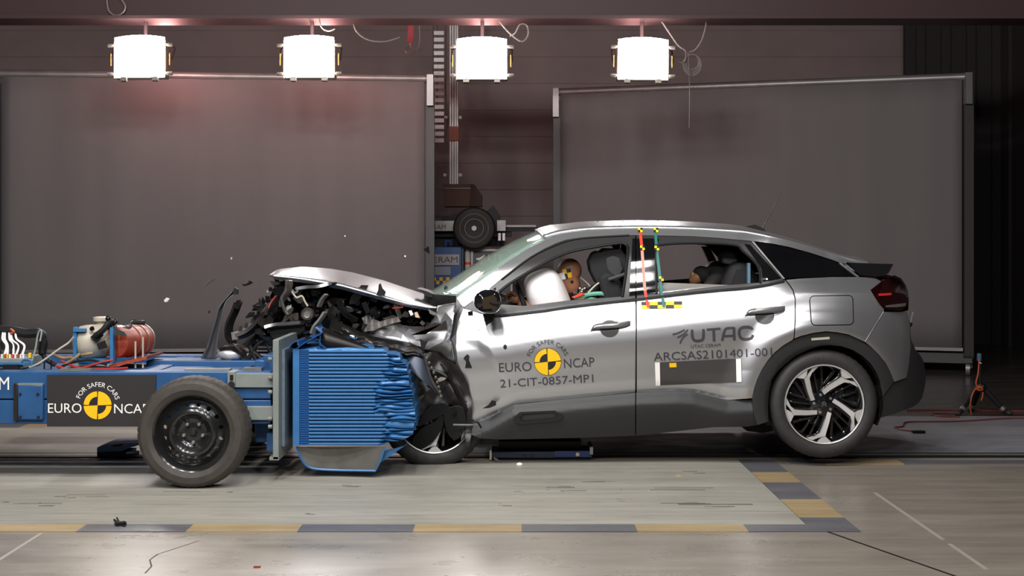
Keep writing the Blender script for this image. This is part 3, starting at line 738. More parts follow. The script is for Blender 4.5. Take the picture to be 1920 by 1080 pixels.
# splash skirt below the block
sk = [(556, 838), (566, 862), (585, 878), (640, 882), (704, 883), (714, 862), (722, 838)]
skm = mat('grey_skirt', '#6f6c67', .35, .3, var=.35, vscale=8)
sheet('skirt', cr(sk[:4], 5)[:-1]+sk[3:], lambda x, y: P(x, y, BD+.03+.03*math.sin((x-556)/40)), skm, BR, res=8, thick=.004)
MB().tube([P(x, y, BD+.028+.03*math.sin((x-556)/40)) for x, y in cr(sk[:4], 5)+sk[4:]], .007, 6).build('skirt_edge', blue2, BR)
MB().prism([(707, 872), (716, 866), (770, 828), (758, 836), (722, 846)], BD+.04, .02).build('skirt_flap', blue2, BR)
# ================================================================ equipment on the trolley
TD = 8.45
zt0 = z1
wt = thing('white_tank', 'cream steel pressure tank with filler neck, in a blue cradle on the trolley', 'tank', P(172, 690, TD))
c = P(172, 641, TD+.06); ax = Vector((.86, .5, .06))
wtb = MB().lathe([(0, -.115), (.05, -.11), (.088, -.09), (.105, -.06), (.108, -.03), (.108, .07), (.09, .10)], c, ax, 32).build('body', cream, wt)
MB().lathe([(.028, -.02), (.028, .05), (.046, .052), (.048, .075), (.03, .08), (0, .08)], P(189, 607, TD+.1)+Vector((0, 0, -.035)), (0, 0, 1), 20).build('filler_neck', cream, wt)
MB().lathe([(0, -.012), (.014, -.01), (.016, 0)], P(172, 616, TD-.05), (-.3, -1, .5), 12).build('sight_glass', dark, wt)
for x in (137, 206): MB().boxpx(x, 614, x+6, 680, TD-.06, .05).build('cradle_post', mat('cradle_blue', '#2f6f9f', .4), wt)
MB().boxpx(137, 616, 160, 622, TD-.07, .03).build('cradle_bar', MATS['cradle_blue'], wt)
MB().boxpx(147, 674, 196, 684, TD-.08, .25).build('cradle_base', MATS['cradle_blue'], wt)
for pl_ in ([(169, 632), (183, 620), (194, 628), (187, 637), (180, 643)], [(181, 645), (196, 638), (201, 652), (185, 656)]):
    MB().prism(pl_, TD-.062, .01).build('black_tape', black, wt)
MB().tube(cr([P(178, 630, TD-.07), P(192, 620, TD-.07), P(204, 606, TD-.05), P(212, 604, TD)], 5), .018, 8).build('black_hose', black, wt)
rt = thing('red_tank', 'red oxide cylinder strapped down behind the cream tank', 'tank', P(242, 690, TD))
a, b = P(212, 642, TD+.02), P(272, 636, TD+.38)
ax = (b-a).normalized(); L = (b-a).length
MB().lathe([(0, -.005), (.07, 0), (.098, .01), (.1, .03), (.1, L*.8), (.09, L*.93), (.05, L), (0, L+.01)], a, ax, 32).build('body', rust, rt)
for s in (.45, .68, .86):
    MB().lathe([(.101, s*L-.006), (.105, s*L-.006), (.105, s*L+.006), (.101, s*L+.006)], a, ax, 32, caps=False).build('strap_band', steel, rt)
for x, y0 in ((254, 640), (268, 632)): MB().tube([P(x, y0, TD-.02), P(x, 690, TD-.02)], .006, 6).build('tie_rod', cream, rt)
m = MB().prism([(205, 690), (204, 684), (276, 668), (274, 674)], TD-.05, .4).build('base_plate', rust, rt)
vl = MB().tube(cr([P(218, 610, TD-.04), P(232, 612, TD-.04), P(243, 615, TD-.02), P(247, 603, TD), P(256, 602, TD)], 4), .009, 8).build('valve_pipe', chrome, rt)
MB().tube([P(250, 604, TD), P(271, 605, TD)], .014, 10).build('valve_handle', black, vl)
for x, y, r in ((203, 598, .018), (209, 606, .022), (216, 604, .016), (211, 616, .02), (205, 612, .02)): MB().ellip(P(x, y, TD-.02), (r, r, r*1.2), n=10, m=8).build('valve_block', dark, vl)
MB().prism([(214, 628), (215, 615), (232, 622), (238, 629)], TD-.08, .03).build('silver_tape', chrome, rt)
hn = thing('hose_bundle', 'tangle of tan and black hoses lying in front of the cream tank', 'hoses', P(140, 685, TD-.15))
r = random.Random(8)
hc = [mat('tan_hose', '#94795a', .6), black, mat('red_wire', '#9b2d2a', .5), cream]
for i, q in enumerate((((100, 665), (118, 671), (135, 670)), ((122, 683), (140, 672), (150, 663)), ((150, 667), (162, 664), (173, 662)), ((110, 690), (135, 680), (170, 675), (200, 684)), ((115, 677), (150, 690), (200, 692), (240, 690)), ((120, 693), (160, 687), (206, 690)), ((105, 686), (140, 693), (190, 679), (212, 675)))):
    MB().tube(cr([P(x, y, TD-.14+.03*r.random()) for x, y in q], 5), .010 if i < 3 else .008, 7).build('hose', hc[0] if i < 3 else hc[(1, 2, 1, 2)[i-3]], hn)
dl = thing('data_recorder', 'data recorder with white plugs under a thick black cable loom at the trolley end', 'recorder', P(40, 690, TD))
MB().boxpx(-60, 672, 42, 692, TD-.1, .35).build('case', greyp, dl, bev=.005)
MB().boxpx(5, 684, 32, 694, TD-.16, .05).build('connector_block', black, dl)
MB().boxpx(-40, 680, 60, 684, TD-.13, .04).build('blue_rail', MATS['cradle_blue'], dl)
for i in range(9):
    x = 2+i*5; MB().boxpx(x, 664, x+2.6, 673, TD-.08, .02).build('plug', (white, orange, yellow, white, redm, white, orange, white, white)[i], dl)
for i in range(8):
    x = 3+i*5.5; q = cr([P(x, 665, TD-.07), P(x+r.uniform(-5, 9), 648, TD-.05), P(x*.8-2, 636, TD-.03), P(x*.7, 622, TD-.02)], 5)
    MB().tube(q, .007, 6).build('lead', white if i % 3 else black, dl)
MB().tube(cr([P(-20, 618, TD), P(20, 620, TD), P(50, 625, TD), P(74, 625, TD), P(82, 640, TD), P(80, 660, TD), P(88, 674, TD), P(104, 684, TD)], 6), [.03]*22+[.026]*10+[.016]*11, 10).build('cable_loom', black, dl)
MB().tube(cr([P(20, 617, TD-.03), P(26, 622, TD-.035), P(20, 625, TD-.03)], 4), .008, 6).build('tape_ring', orange, dl)
MB().tube(cr([P(55, 689, TD-.2), P(75, 680, TD-.2), P(110, 655, TD-.15), P(128, 643, TD-.1), P(138, 632, TD-.1)], 6), .006, 6).build('white_lead', cream, dl)
MB().tube(cr([P(56, 690, TD-.2), P(66, 655, TD-.1), P(70, 632, TD-.05), P(74, 620, TD-.04), P(78, 622, TD-.04), P(75, 640, TD-.06)], 6), .006, 6).build('grey_lead', greyp, dl)
MB().boxpx(53, 662, 58, 671, TD-.1, .02).build('yellow_plug', yellow, dl)
MB().tube(cr([P(40, 680, TD-.2), P(46, 674, TD-.2), P(58, 676, TD-.2), P(60, 690, TD-.2)], 6), .007, 6).build('blue_hose', MATS['cradle_blue'], dl)
for x in (83, 96): MB().tube([P(x, 675, TD-.1), P(x, 692, TD-.1)], .005, 6).build('pin', black, dl)
# tow shoe on the rail
D = YD(856); ts = thing('tow_shoe', 'small blue tow shoe riding on the rail left of the trolley wheel', 'tow shoe', P(220, 856, D))
m = MB().prism([(182, 839), (198, 833), (262, 830), (262, 834), (236, 842), (230, 846), (182, 848)], D-.1, .25).build('body', blue, ts)
MB().boxpx(182, 848, 240, 857, D-.1, .2).build('skid', black, ts)
MB().tube([P(238, 850, D-.12), P(262, 849, D-.12)], .014).build('roller', chrome, ts)
MB().prism([(212, 835), (232, 832), (226, 837), (208, 838)], D-.11, .01).build('slot', black, ts)
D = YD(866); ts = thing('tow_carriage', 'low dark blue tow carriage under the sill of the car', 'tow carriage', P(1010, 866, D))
MB().boxpx(922, 847, 1040, 858, D, .25).build('frame', mat('shaded_blue', '#141d33', .6), ts)  # frame and block blues darkened to carry the shadow under the car
MB().boxpx(1040, 846, 1110, 857, D, .25).build('clamp_block', mat('shaded_blue_block', '#1b2d58', .6), ts)
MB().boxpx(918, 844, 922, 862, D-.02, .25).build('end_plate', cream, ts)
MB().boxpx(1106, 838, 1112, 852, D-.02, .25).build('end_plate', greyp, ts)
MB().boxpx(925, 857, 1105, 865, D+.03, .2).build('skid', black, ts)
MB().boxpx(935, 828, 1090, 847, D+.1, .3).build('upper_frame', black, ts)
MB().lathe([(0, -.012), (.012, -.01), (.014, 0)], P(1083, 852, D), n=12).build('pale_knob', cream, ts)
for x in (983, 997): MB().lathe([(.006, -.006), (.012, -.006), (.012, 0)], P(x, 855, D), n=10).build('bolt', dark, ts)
MB().tube(cr([P(926, 858, D-.05), P(934, 864, D-.05), P(940, 870, D-.08)], 4), .008, 6).build('bent_pin', steel, ts)
# ================================================================ car
NEAR, MID = 8.5, 9.4                            # near flank and centre line
CAR = thing('car', 'silver crossover hatchback with its front crushed in the crash test', 'car', (1.0, MID, 0))
BELT = [(780, 606), (860, 598), (940, 590), (1000, 580), (1100, 568), (1190, 560), (1240, 554), (1300, 547), (1400, 538), (1475, 525), (1560, 520), (1640, 521), (1740, 524)]
VT = [(-.56, .49), (-.42, .347), (-.34, .271), (-.27, .213), (-.15, .152), (-.03, .098), (0, .09), (.04, .068), (.09, .043), (.15, .020), (.21, .007), (.27, .002), (.33, .004), (.42, .014), (.52, .022)]
BASE = [(700, .12), (800, .075), (860, .045), (950, .012), (1050, 0), (1450, 0), (1560, .012), (1640, .05), (1690, .12), (1715, .21), (1728, .30), (1740, .45)]
CT = [(800, 830), (886, 797), (918, 784), (963, 758), (1086, 746), (1189, 737), (1273, 733), (1299, 735), (1364, 751), (1412, 749), (1450, 745), (1640, 740), (1740, 700)]
CTS = [(800, 838), (860, 808), (900, 790), (940, 771), (985, 757), (1040, 750), (1100, 744), (1189, 737), (1260, 733), (1310, 736), (1364, 748), (1412, 750), (1450, 747), (1640, 742)]
RW = (1545.5, 758)
def off(x, y):
    s = (y-smooth_tab(BELT, x))/300
    o = smooth_tab(BASE, x)+smooth_tab(VT, s)
    if s < 0: o += lerp_tab([(1380, 0), (1640, .12)], x)*min(1, -s/.12)
    o += .05*min(1, max(0, (x-1440)/110))*min(1, max(0, (.1-s)/.1))
    t = (y-smooth_tab(CTS, x))/300
    if x < 1640:
        q = min(1, max(0, (t+.085)/.085)); o += .026*q*q*(1.5-.5*q)
    r = math.hypot(x-RW[0], y-RW[1])
    k = min(1, max(0, (200-r)/58)); o -= .055*k*k*(3-2*k)*min(1, max(0, (s-.1)/.12))
    # recess panel on the front door: its rim runs back and down from the wing
    e = (y-lerp_tab([(840, 634), (875, 636), (895, 642), (915, 660), (940, 700), (960, 745)], x))
    if x < 962 and e > -13 and s > .05:
        q = min(1, max(0, (e+13)/26)); q2 = min(1, max(0, (962-x)/50)); o += .009*q*q*(3-2*q)*q2*q2*(3-2*q2)
    return o
def CP(x, y, e=0): return P(x, y, NEAR+off(x, y)+e)
def cfn(e=0): return lambda x, y: CP(x, y, e)
def clad_off(x, y):
    t = (y-lerp_tab(CT, x))/300
    return NEAR+smooth_tab(BASE, x)+smooth_tab([(-.02, .03), (0, .022), (.05, -.008), (.08, -.018), (.11, -.012), (.2, .03), (.29, .09)], t)
def KP(x, y): return P(x, y, clad_off(x, y))
def arch_off(x, y, c=RW):
    r = math.hypot(x-c[0], y-c[1]); return NEAR+smooth_tab(BASE, x)+smooth_tab([(98, .045), (106, .0), (113, -.022), (135, -.030), (142, -.022), (150, -.005)], r)
def AP(x, y): return P(x, y, arch_off(x, y))
def both(name, poly, mp, m, parent=CAR, far=True, **k):
    o = sheet(name, poly, mp, m, parent, **k)
    if far:
        k.pop('label', None); sheet(name, poly, mp, m, parent, mirror=MID, **k)
    return o
# --- outlines
belt_f = [(864, 577), (880, 582), (903, 589), (925, 591), (948, 589), (985, 585), (1020, 581), (1065, 574), (1115, 568), (1150, 564), (1191, 560)]
door_f = belt_f+[(1192, 620), (1191, 735), (1140, 740), (1086, 745), (1030, 750.5), (985, 755), (963, 758), (940, 771), (918, 784), (886, 796), (884, 765), (880, 735), (873, 712), (862, 693), (856, 680), (852, 650), (852, 620), (856, 600)]
belt_r = [(1194, 559.5), (1240, 554), (1300, 547), (1350, 542), (1400, 538), (1440, 532), (1471, 525)]
archo = [(1411, 747), (1414, 730), (1420, 712), (1429, 693), (1440, 676), (1453, 661), (1469, 648), (1486, 638), (1503, 631), (1526, 625), (1549, 622), (1570, 624), (1591, 628), (1613, 638), (1633, 651), (1648, 666), (1661, 682), (1669, 697), (1676, 715)]
archi = [(1441, 790), (1440, 760), (1442, 735), (1447, 712), (1458, 696), (1473, 682), (1492, 667), (1515, 656), (1535, 649), (1554, 647), (1578, 649), (1599, 656), (1617, 667), (1633, 682), (1643, 697), (1650, 714), (1653, 746), (1646, 784)]
door_r = belt_r+[(1478, 533), (1486, 545), (1490, 560), (1490, 600), (1488, 634)]+[(x-.5, y-.5) for x, y in archo[:8]][::-1]+[(1364, 750), (1330, 743), (1299, 734.5), (1273, 732.5), (1194, 736), (1194, 620)]
door_front = both('front_door', door_f, cfn(), paint, res=5)
door_rear = both('rear_door', door_r, cfn(), paint, res=5)
quarter = [(1474, 525), (1500, 522.5), (1560, 519.5), (1609, 519.5), (1640, 521), (1653, 528), (1632, 544), (1640, 557), (1648, 569), (1658, 580), (1656, 584), (1640, 610), (1621, 641), (1613, 637), (1591, 627), (1570, 623), (1549, 621), (1525, 624), (1501, 630), (1490, 634.5), (1492, 600), (1492, 560), (1488, 544), (1480, 532)]
both('quarter_panel', quarter, cfn(), paint, res=7)
bumper = [(1658, 585), (1690, 585), (1703, 582), (1706, 600), (1707, 637), (1706, 660), (1703, 690), (1700, 708), (1677, 716), (1669, 696), (1661, 681), (1648, 665), (1633, 650), (1623, 642), (1641, 613)]
both('rear_bumper', bumper, cfn(), paint, res=6)
both('bumper_cladding', [(1677, 717), (1701, 709), (1704, 690), (1707, 660), (1709, 640), (1713, 648), (1717, 656), (1726, 667), (1731, 676), (1734, 688), (1736, 712), (1733, 730), (1729, 746), (1722, 756), (1712, 763), (1680, 775), (1648, 784), (1654, 746), (1652, 714)], lambda x, y: P(x, y, NEAR+smooth_tab(BASE, x)-.012+.1*max(0, (y-740)/300)), clad, res=6)
both('arch_cladding', archo+archi[::-1][1:-1]+[(1441, 790), (1420, 797), (1413, 775)], AP, clad, res=5, thick=.06)
for q in ((1521, 632, 1555, 638),):
    both('arch_sticker', [(1521, 634), (1555, 631.5), (1555.5, 636), (1521.5, 638.5)], lambda x, y: AP(x, y)+Vector((0, -.003, 0)), mat('pale_sticker', '#b8b6a0', .4), far=False, res=6, thick=.002)
sill_f = [(886, 797.5), (918, 785), (940, 772), (963, 759), (1030, 751.5), (1086, 746), (1191, 736.5), (1191, 817), (1086, 821), (990, 823), (937, 824), (900, 822), (884, 815)]
sf = both('sill_cladding', sill_f, KP, clad, res=7, thick=.08)
both('sill_cladding', [(1193, 736.5), (1273, 733), (1299, 735), (1330, 744), (1364, 751), (1411, 749), (1412, 775), (1419, 797), (1400, 800), (1338, 801), (1202, 816), (1193, 817)], KP, clad, res=7, thick=.08)
# hexagonal bump ring in the sill
hexo = [(963, 783), (975, 773), (1040, 770), (1057, 779), (1052, 787), (1040, 790), (976, 795), (966, 792)]
hexi = [(974, 783), (981, 777), (1036, 774), (1046, 779), (1042, 784), (1036, 786), (982, 791), (976, 788)]
both('bump_ring', hexo, lambda x, y: P(x, y, clad_off(1000, 783)-.012), mat('ring_black', (.012, .012, .013), .3), parent=sf, far=False, res=5, holes=[hexi], thick=.014)
# --- roof rail strip, windows, pillars
RAIL = [(1020, 446), (1051, 437), (1100, 431), (1150, 429), (1200, 428), (1250, 428.5), (1300, 430), (1350, 433), (1400, 437), (1450, 447), (1500, 459), (1560, 477), (1600, 489), (1633, 494)]
A_UP = [(857, 559), (878, 543), (900, 528), (948, 493), (988, 467), (1020, 451), (1051, 438)]
A_LOW = [(869, 576), (890, 561), (914, 544), (936, 525.5), (996, 480), (1020, 466.5), (1043, 456), (1060, 450), (1075, 447), (1110, 443.5), (1150, 442), (1187, 441)]
low_r = [(1240, 441.5), (1300, 443), (1345, 446), (1390, 450), (1414, 452), (1450, 457), (1480, 463), (1520, 474), (1560, 487), (1577, 493)]
strip = A_UP+RAIL[2:]+[(1577, 493.5)]+low_r[::-1][1:]+A_LOW[::-1]
both('roof_rail', strip, cfn(), paint, res=6, thick=.05)
open_f = [(938, 571), (936, 547), (945, 539), (960, 529), (990, 509), (1019, 494), (1043, 483), (1064, 474), (1087, 468.5), (1108, 464.5), (1135, 459), (1160, 456.5), (1170, 458), (1176, 465), (1177, 478), (1173, 515), (1167, 556), (1110, 560.5), (1064, 564), (1025, 569), (985, 574)]
tri_f = [(912, 551), (930, 538), (929, 556), (912, 558)]
fr_f = [(869, 577)]+A_LOW[1:]+[(1191, 441), (1191, 559)]+belt_f[::-1][1:-1]
both('window_surround', fr_f, cfn(.006), seal, parent=CAR, res=6, holes=[open_f, tri_f], thick=.05)
open_r = [(1231, 550), (1230, 480), (1232, 465), (1237, 459.5), (1250, 456), (1300, 456), (1340, 457), (1376, 459.5), (1386, 463), (1393, 471), (1408, 485), (1421, 499), (1425, 512), (1426, 530), (1400, 532), (1373, 534), (1300, 542), (1260, 547)]
fr_r = [(1193, 441)]+low_r[:5]+[(1440, 485), (1469, 523)]+belt_r[::-1]
both('window_surround', fr_r, cfn(.006), seal, parent=CAR, res=6, holes=[open_r], thick=.05)
for a in ([(936, 547), (960, 529), (1019, 494), (1064, 474), (1108, 464.5), (1160, 456.5), (1172, 458), (1177, 467), (1173, 515), (1167, 556)],):
    MB().tube([CP(x, y, .0) for x, y in cr(a, 4)], .009, 8).build('window_seal', black, CAR)
    MB().tube([CP(x, y-8, .0) for x, y in cr([(940, 532), (996, 490), (1043, 467), (1075, 457), (1110, 453), (1180, 449)], 4)], .006, 8).build('window_seal', black, CAR)
MB().tube([CP(x, y, .0) for x, y in cr([(1231, 550), (1230, 470), (1237, 459.5), (1300, 456), (1376, 459.5), (1393, 471), (1421, 499), (1426, 530)], 4)], .008, 8).build('window_seal', black, CAR)
MB().ribbon([CP(x, y+2, -.006) for x, y in belt_f[3:]+belt_r], (0, .004, .012), .012).build('belt_moulding', black, CAR)
both('pillar_trim', [(1186, 447), (1191.3, 447), (1191.3, 553), (1180, 554)], cfn(-.004), gloss, res=5, far=False, thick=.008)
both('pillar_trim', [(1193, 447), (1235, 447), (1229, 470), (1229, 549), (1193, 553)], cfn(-.004), gloss, res=5, far=False, thick=.008)
both('pillar_trim', [(1396, 457), (1407, 459), (1464, 521), (1430, 527), (1428, 505), (1422, 494)], cfn(-.003), gloss, res=5, far=False, thick=.008)
tint = mat('tinted_glass', (.004, .004, .005), .04, coat=1)
both('quarter_glass', [(1415, 454), (1450, 459), (1480, 465), (1520, 476), (1560, 489), (1573, 494), (1590, 506), (1606, 518), (1560, 518), (1500, 520.5), (1472, 522)], cfn(.003), tint, res=7, thick=.02)
for a, b in (((1411, 453), (1470, 523)), ((1575, 493), (1609, 519))):
    MB().ribbon([CP(a[0]+(b[0]-a[0])*i/6, a[1]+(b[1]-a[1])*i/6, -.003) for i in range(7)], (.012, .0, 0), .006).build('glass_divider', steel, CAR)
both('tailgate_side', [(1577, 494), (1633, 495), (1640, 520), (1609, 519)], cfn(.004), gloss, res=6)
# spoiler, full width
sp = MB(); pr = [(1590, 492), (1633, 494), (1684, 495), (1675, 512), (1666, 517), (1640, 519), (1612, 516)]
Dn = NEAR+.17; rows = []
for i in range(13):
    yy = Dn+(2*MID-2*Dn)*i/12; u = abs(i-6)/6
    rows.append([Vector((P(x, y, Dn).x-.03*u**3*(1 if x > 1640 else 0)+.02*(1-u*u), yy, P(x, y, Dn).z+.015*(1-u*u))) for x, y in pr])
sp.grid(rows, close=True); sp.f += [tuple(range(len(pr)-1, -1, -1)), tuple(12*len(pr)+i for i in range(len(pr)))]
sp.build('spoiler', gloss, CAR, smooth=30)
# roof
rows = []
for x, y in cr(RAIL, 3):
    n = CP(x, y); f = Vector((n.x, 2*MID-n.y, n.z)); c = .052 if x < 1400 else .052-.02*(x-1400)/233
    rows.append([Vector((n.x-.05*(1-(2*t-1)**2)*(1 if x < 1060 else 0), n.y+(f.y-n.y)*t, n.z+c*(1-abs(2*t-1)**2.4))) for t in [k/20 for k in range(21)]])
MB().grid(rows).build('roof', paint, CAR, smooth=60, solid=.02)
# windscreen
glass = mat('windscreen_glass', (.42, .60, .50), .03, alpha=.42, coat=1)
rows = []
for i in range(11):
    s = i/10; x, y = [lerp_tab([(k/6, q[j]) for k, q in enumerate(A_UP)], s) for j in (0, 1)]
    n = CP(x, y, .015); bl = .24-.16*s
    rows.append([Vector((n.x-bl*(1-(2*t-1)**2), n.y+(2*MID-2*n.y)*t, n.z+.05*s*(1-(2*t-1)**2))) for t in [k/18 for k in range(19)]])
MB().grid(rows).build('windscreen', glass, CAR, smooth=180, solid=.006)
sh = MB(); sh.grid([[p+Vector((.02, 0, -.012)) for p in r] for r in rows[9:]]); sh.build('painted_screen_shade', mat('painted_shade', '#41514b', .4), CAR, smooth=180)  # dark strip painting in the dim background behind the screen top
cowl = MB().grid([[p+Vector((-.01, 0, dz)) for p in rows[0]] for dz in (.015, -.06)]+[[p+Vector((-.08, 0, -.07)) for p in rows[0]]])
cowl.build('cowl', mat('cowl_plastic', (.01, .01, .01), .9, spec=.1), CAR, solid=.01)
MB().prism([(782, 541), (800, 546), (816, 553), (813, 558), (800, 556)], MID-.4, .3).build('wiper_cover', black, CAR)
for x, y in ((836, 541), (888, 524), (857, 551)):
    MB().ellip(P(x, y, 9.0), (.012, .01, .02), n=6, m=5).build('glass_fragment', black, CAR)
# tail: closing surface between the two flanks
TAIL = [(1668, 516), (1690, 524), (1700, 540), (1704, 560), (1703, 582), (1706, 600), (1708, 637), (1717, 656), (1731, 676), (1736, 712), (1729, 746), (1712, 763)]
rows = []
for x, y in TAIL:
    n = P(x, y, NEAR+smooth_tab(BASE, x)+.0); bu = .05
    rows.append([Vector((n.x+bu*(1-(2*t-1)**2), n.y+(2*MID-2*n.y)*t, n.z)) for t in [k/12 for k in range(13)]])
MB().grid(rows[:6]).build('tailgate', paint, CAR, smooth=40)
MB().grid(rows[5:]).build('rear_bumper_centre', clad, CAR, smooth=40)
npx = P(1708, 595, 9.07).x-.035
np = MB().box((npx+.035, 9.3, P(1709, 598, 9.2).z), (.008, .46, .11), Matrix.Rotation(.25, 3, 'Y')); np.build('number_plate', mat('plate_white', '#a7a59b', .5), CAR)
MB().tube(cr([P(1703, 604, 8.95), P(1706, 611, 8.95), P(1708, 605, 8.95)], 4), .012, 8).build('plate_lamp', black, CAR)
# tail lamp
lamp = [(1632, 544), (1654, 527), (1677, 516), (1690, 522), (1699, 536), (1703, 549), (1702, 571), (1690, 583), (1664, 580.5), (1648, 568.5)]
tl = both('tail_lamp', lamp, lambda x, y: CP(x, y, -.012-.01*min(1, max(0, (x-1632)/40))), redp, res=5, thick=.04)
both('lamp_bar', [(1647, 550.5), (1672, 549), (1671, 553.5), (1648, 555)], lambda x, y: CP(x, y, -.03), redl, parent=tl, res=5, far=False, thick=.004)
both('reverse_lens', [(1660, 573), (1682, 570), (1699, 568), (1698, 574), (1681, 576), (1661, 576)], lambda x, y: CP(x, y, -.03), mat('clear_lens', '#55504b', .2, coat=1), parent=tl, res=5, far=False, thick=.004)
both('lamp_strip', [(1620, 515.5), (1664, 517.5), (1684, 520), (1680, 523), (1662, 520), (1621, 518)], lambda x, y: CP(x, y, -.012), redl, parent=tl, res=5, far=False, thick=.01)
# fuel flap: a rounded groove
ff = []
for c, a in (((1526, 563), 270), ((1591, 562), 0), ((1592, 601), 90), ((1529, 602), 180)): ff += arc(c, 8, a, a+90, 5)
MB().tube([CP(x, y, .001) for x, y in resample(ff, 6)+[ff[0]]], .0035, 6, False).build('fuel_flap', dark, CAR)
MB().tube([CP(x, y, .001) for x, y in [(1657+(1622-1657)*i/8, 584+(641-584)*i/8) for i in range(9)]], .003, 6).build('bumper_seam', steel, CAR)
# gap backing: dark inner shell under doors
inner = [(870, 590), (948, 592), (1115, 571), (1240, 557), (1400, 541), (1471, 528), (1560, 523), (1640, 524), (1690, 535), (1700, 640), (1690, 690), (1665, 676), (1640, 645), (1600, 625), (1549, 616), (1500, 622), (1455, 648), (1428, 680), (1412, 730), (1412, 790), (1340, 795), (1200, 808), (940, 815), (890, 810), (880, 740), (860, 690), (855, 640)]
both('inner_panel', inner, cfn(.05), black, res=16, thick=.0)
# floor pan
fp = MB(); zA = .34
for x0, x1, z0, z1 in ((-.28, 1.5, .26, .36), (1.5, 2.45, .36, .5)): fp.box(((x0+x1)/2, MID, (z0+z1)/2), (x1-x0, 1.55, z1-z0))
fp.build('floor_pan', black, CAR)
MB().prism([(1390, 800), (1446, 790), (1450, 808), (1430, 812), (1400, 808)], 9.0, .5).build('rear_axle', black, CAR)
# wheel housings
for dd in (1, -1):
    rows = []
    for r, yy in ((.36, .02), (.385, .06), (.385, .40), (.0, .40)):
        rows.append([Vector((P(*RW, NEAR).x+r*math.cos(a), (NEAR+yy) if dd > 0 else 2*MID-NEAR-yy, P(*RW, NEAR).z+.02+r*math.sin(a))) for a in [math.radians(-25+230*k/30) for k in range(31)]])
    MB().grid(rows).build('wheel_housing', black, CAR, smooth=30)
# handles
for pts, cup, bx_ in (([(1108, 618), (1116, 611), (1140, 608), (1165, 606), (1182, 604)], (1143, 614), 0), ([(1398, 590), (1406, 583), (1430, 580), (1455, 578), (1472, 576)], (1434, 590), 1)):
    par = door_front if bx_ == 0 else door_rear
    q = cr(pts, 5); n = len(q)
    h = MB(); rows = []
    for i, (x, y) in enumerate(q):
        s = i/(n-1); hw = 3.2+4.4*math.sin(math.pi*min(1, (1-s)*1.05+.1))**.6; o = -.012-.03*math.sin(math.pi*(.08+.88*s))**.7
        rows.append([CP(x, y-hw*.5, o+.018), CP(x, y-hw*.4, o), CP(x, y+hw*.5, o-.004), CP(x, y+hw, o+.004), CP(x, y+hw*1.1, o+.02)])
    h.grid(rows); h.build('handle', mat('handle_grey', '#8e8e90', .25, .6) if 'handle_grey' not in MATS else MATS['handle_grey'], par, smooth=60)
    cx_, cy_ = cup
    sheet('handle_recess', [(cx_-18+36*.5*(1+math.cos(a)) , cy_+2+16*math.sin(a)) for a in [2*math.pi*k/20 for k in range(20)]], lambda x, y: CP(x, y, -.004), mat('recess_dark', '#3d3c3d', .3) if 'recess_dark' not in MATS else MATS['recess_dark'], par, res=5, thick=.004)
# mirror
mr = MB(); rows = []
mo = [(888, 566), (892, 552), (903, 545), (916, 542), (932, 546), (939, 557), (939, 575), (930, 586), (917, 589), (903, 586), (892, 578)]
mc = (914, 567)
for k, D in ((0, 8.30), (.75, 8.30), (.95, 8.32), (1, 8.36), (.97, 8.45), (.8, 8.52), (.0, 8.54)):
    rows.append([P(mc[0]+(x-mc[0])*k, mc[1]+(y-mc[1])*k, D) for x, y in cr(mo, 3, True)])
mr.grid(rows, close=True); mir = mr.build('mirror', gloss, CAR, smooth=50)
MB().prism([(903, 560), (925, 553), (932, 560), (930, 578), (906, 580)], 8.292, .01).build('mirror_glass', mat('mirror_brown', '#4a4032', .12, .5), mir)
MB().prism([(905, 588), (928, 588), (925, 601), (912, 611), (908, 600)], 8.46, .06).build('mirror_foot', black, mir)
MB().prism([(917, 566), (948, 565), (966, 562), (944, 571), (925, 570)], 8.28, .02).build('broken_shard', black, mir)
MB().prism([(877, 585), (886, 583), (887, 592), (878, 592)], 8.47, .03).build('mirror_bracket', dark, mir)
# antenna
MB().tube([P(1428, 432, MID), P(1466, 360, MID)], [.004, .0015], 6).build('antenna', black, CAR)
MB().prism([(1396, 424), (1415, 421), (1432, 428), (1436, 434), (1400, 428)], MID-.05, .1).build('antenna_base', black, CAR)
for x0, x1 in ((1118, 1150), (1160, 1235)):
    MB().tube([P(x0+(x1-x0)*i/10, 420-1.6*math.sin(i*2.1)-(3 if x0 > 1150 else 1.5), MID-.25) for i in range(11)], .009, 6).build('roof_instrument', grill if x0 < 1150 else chrome, CAR)
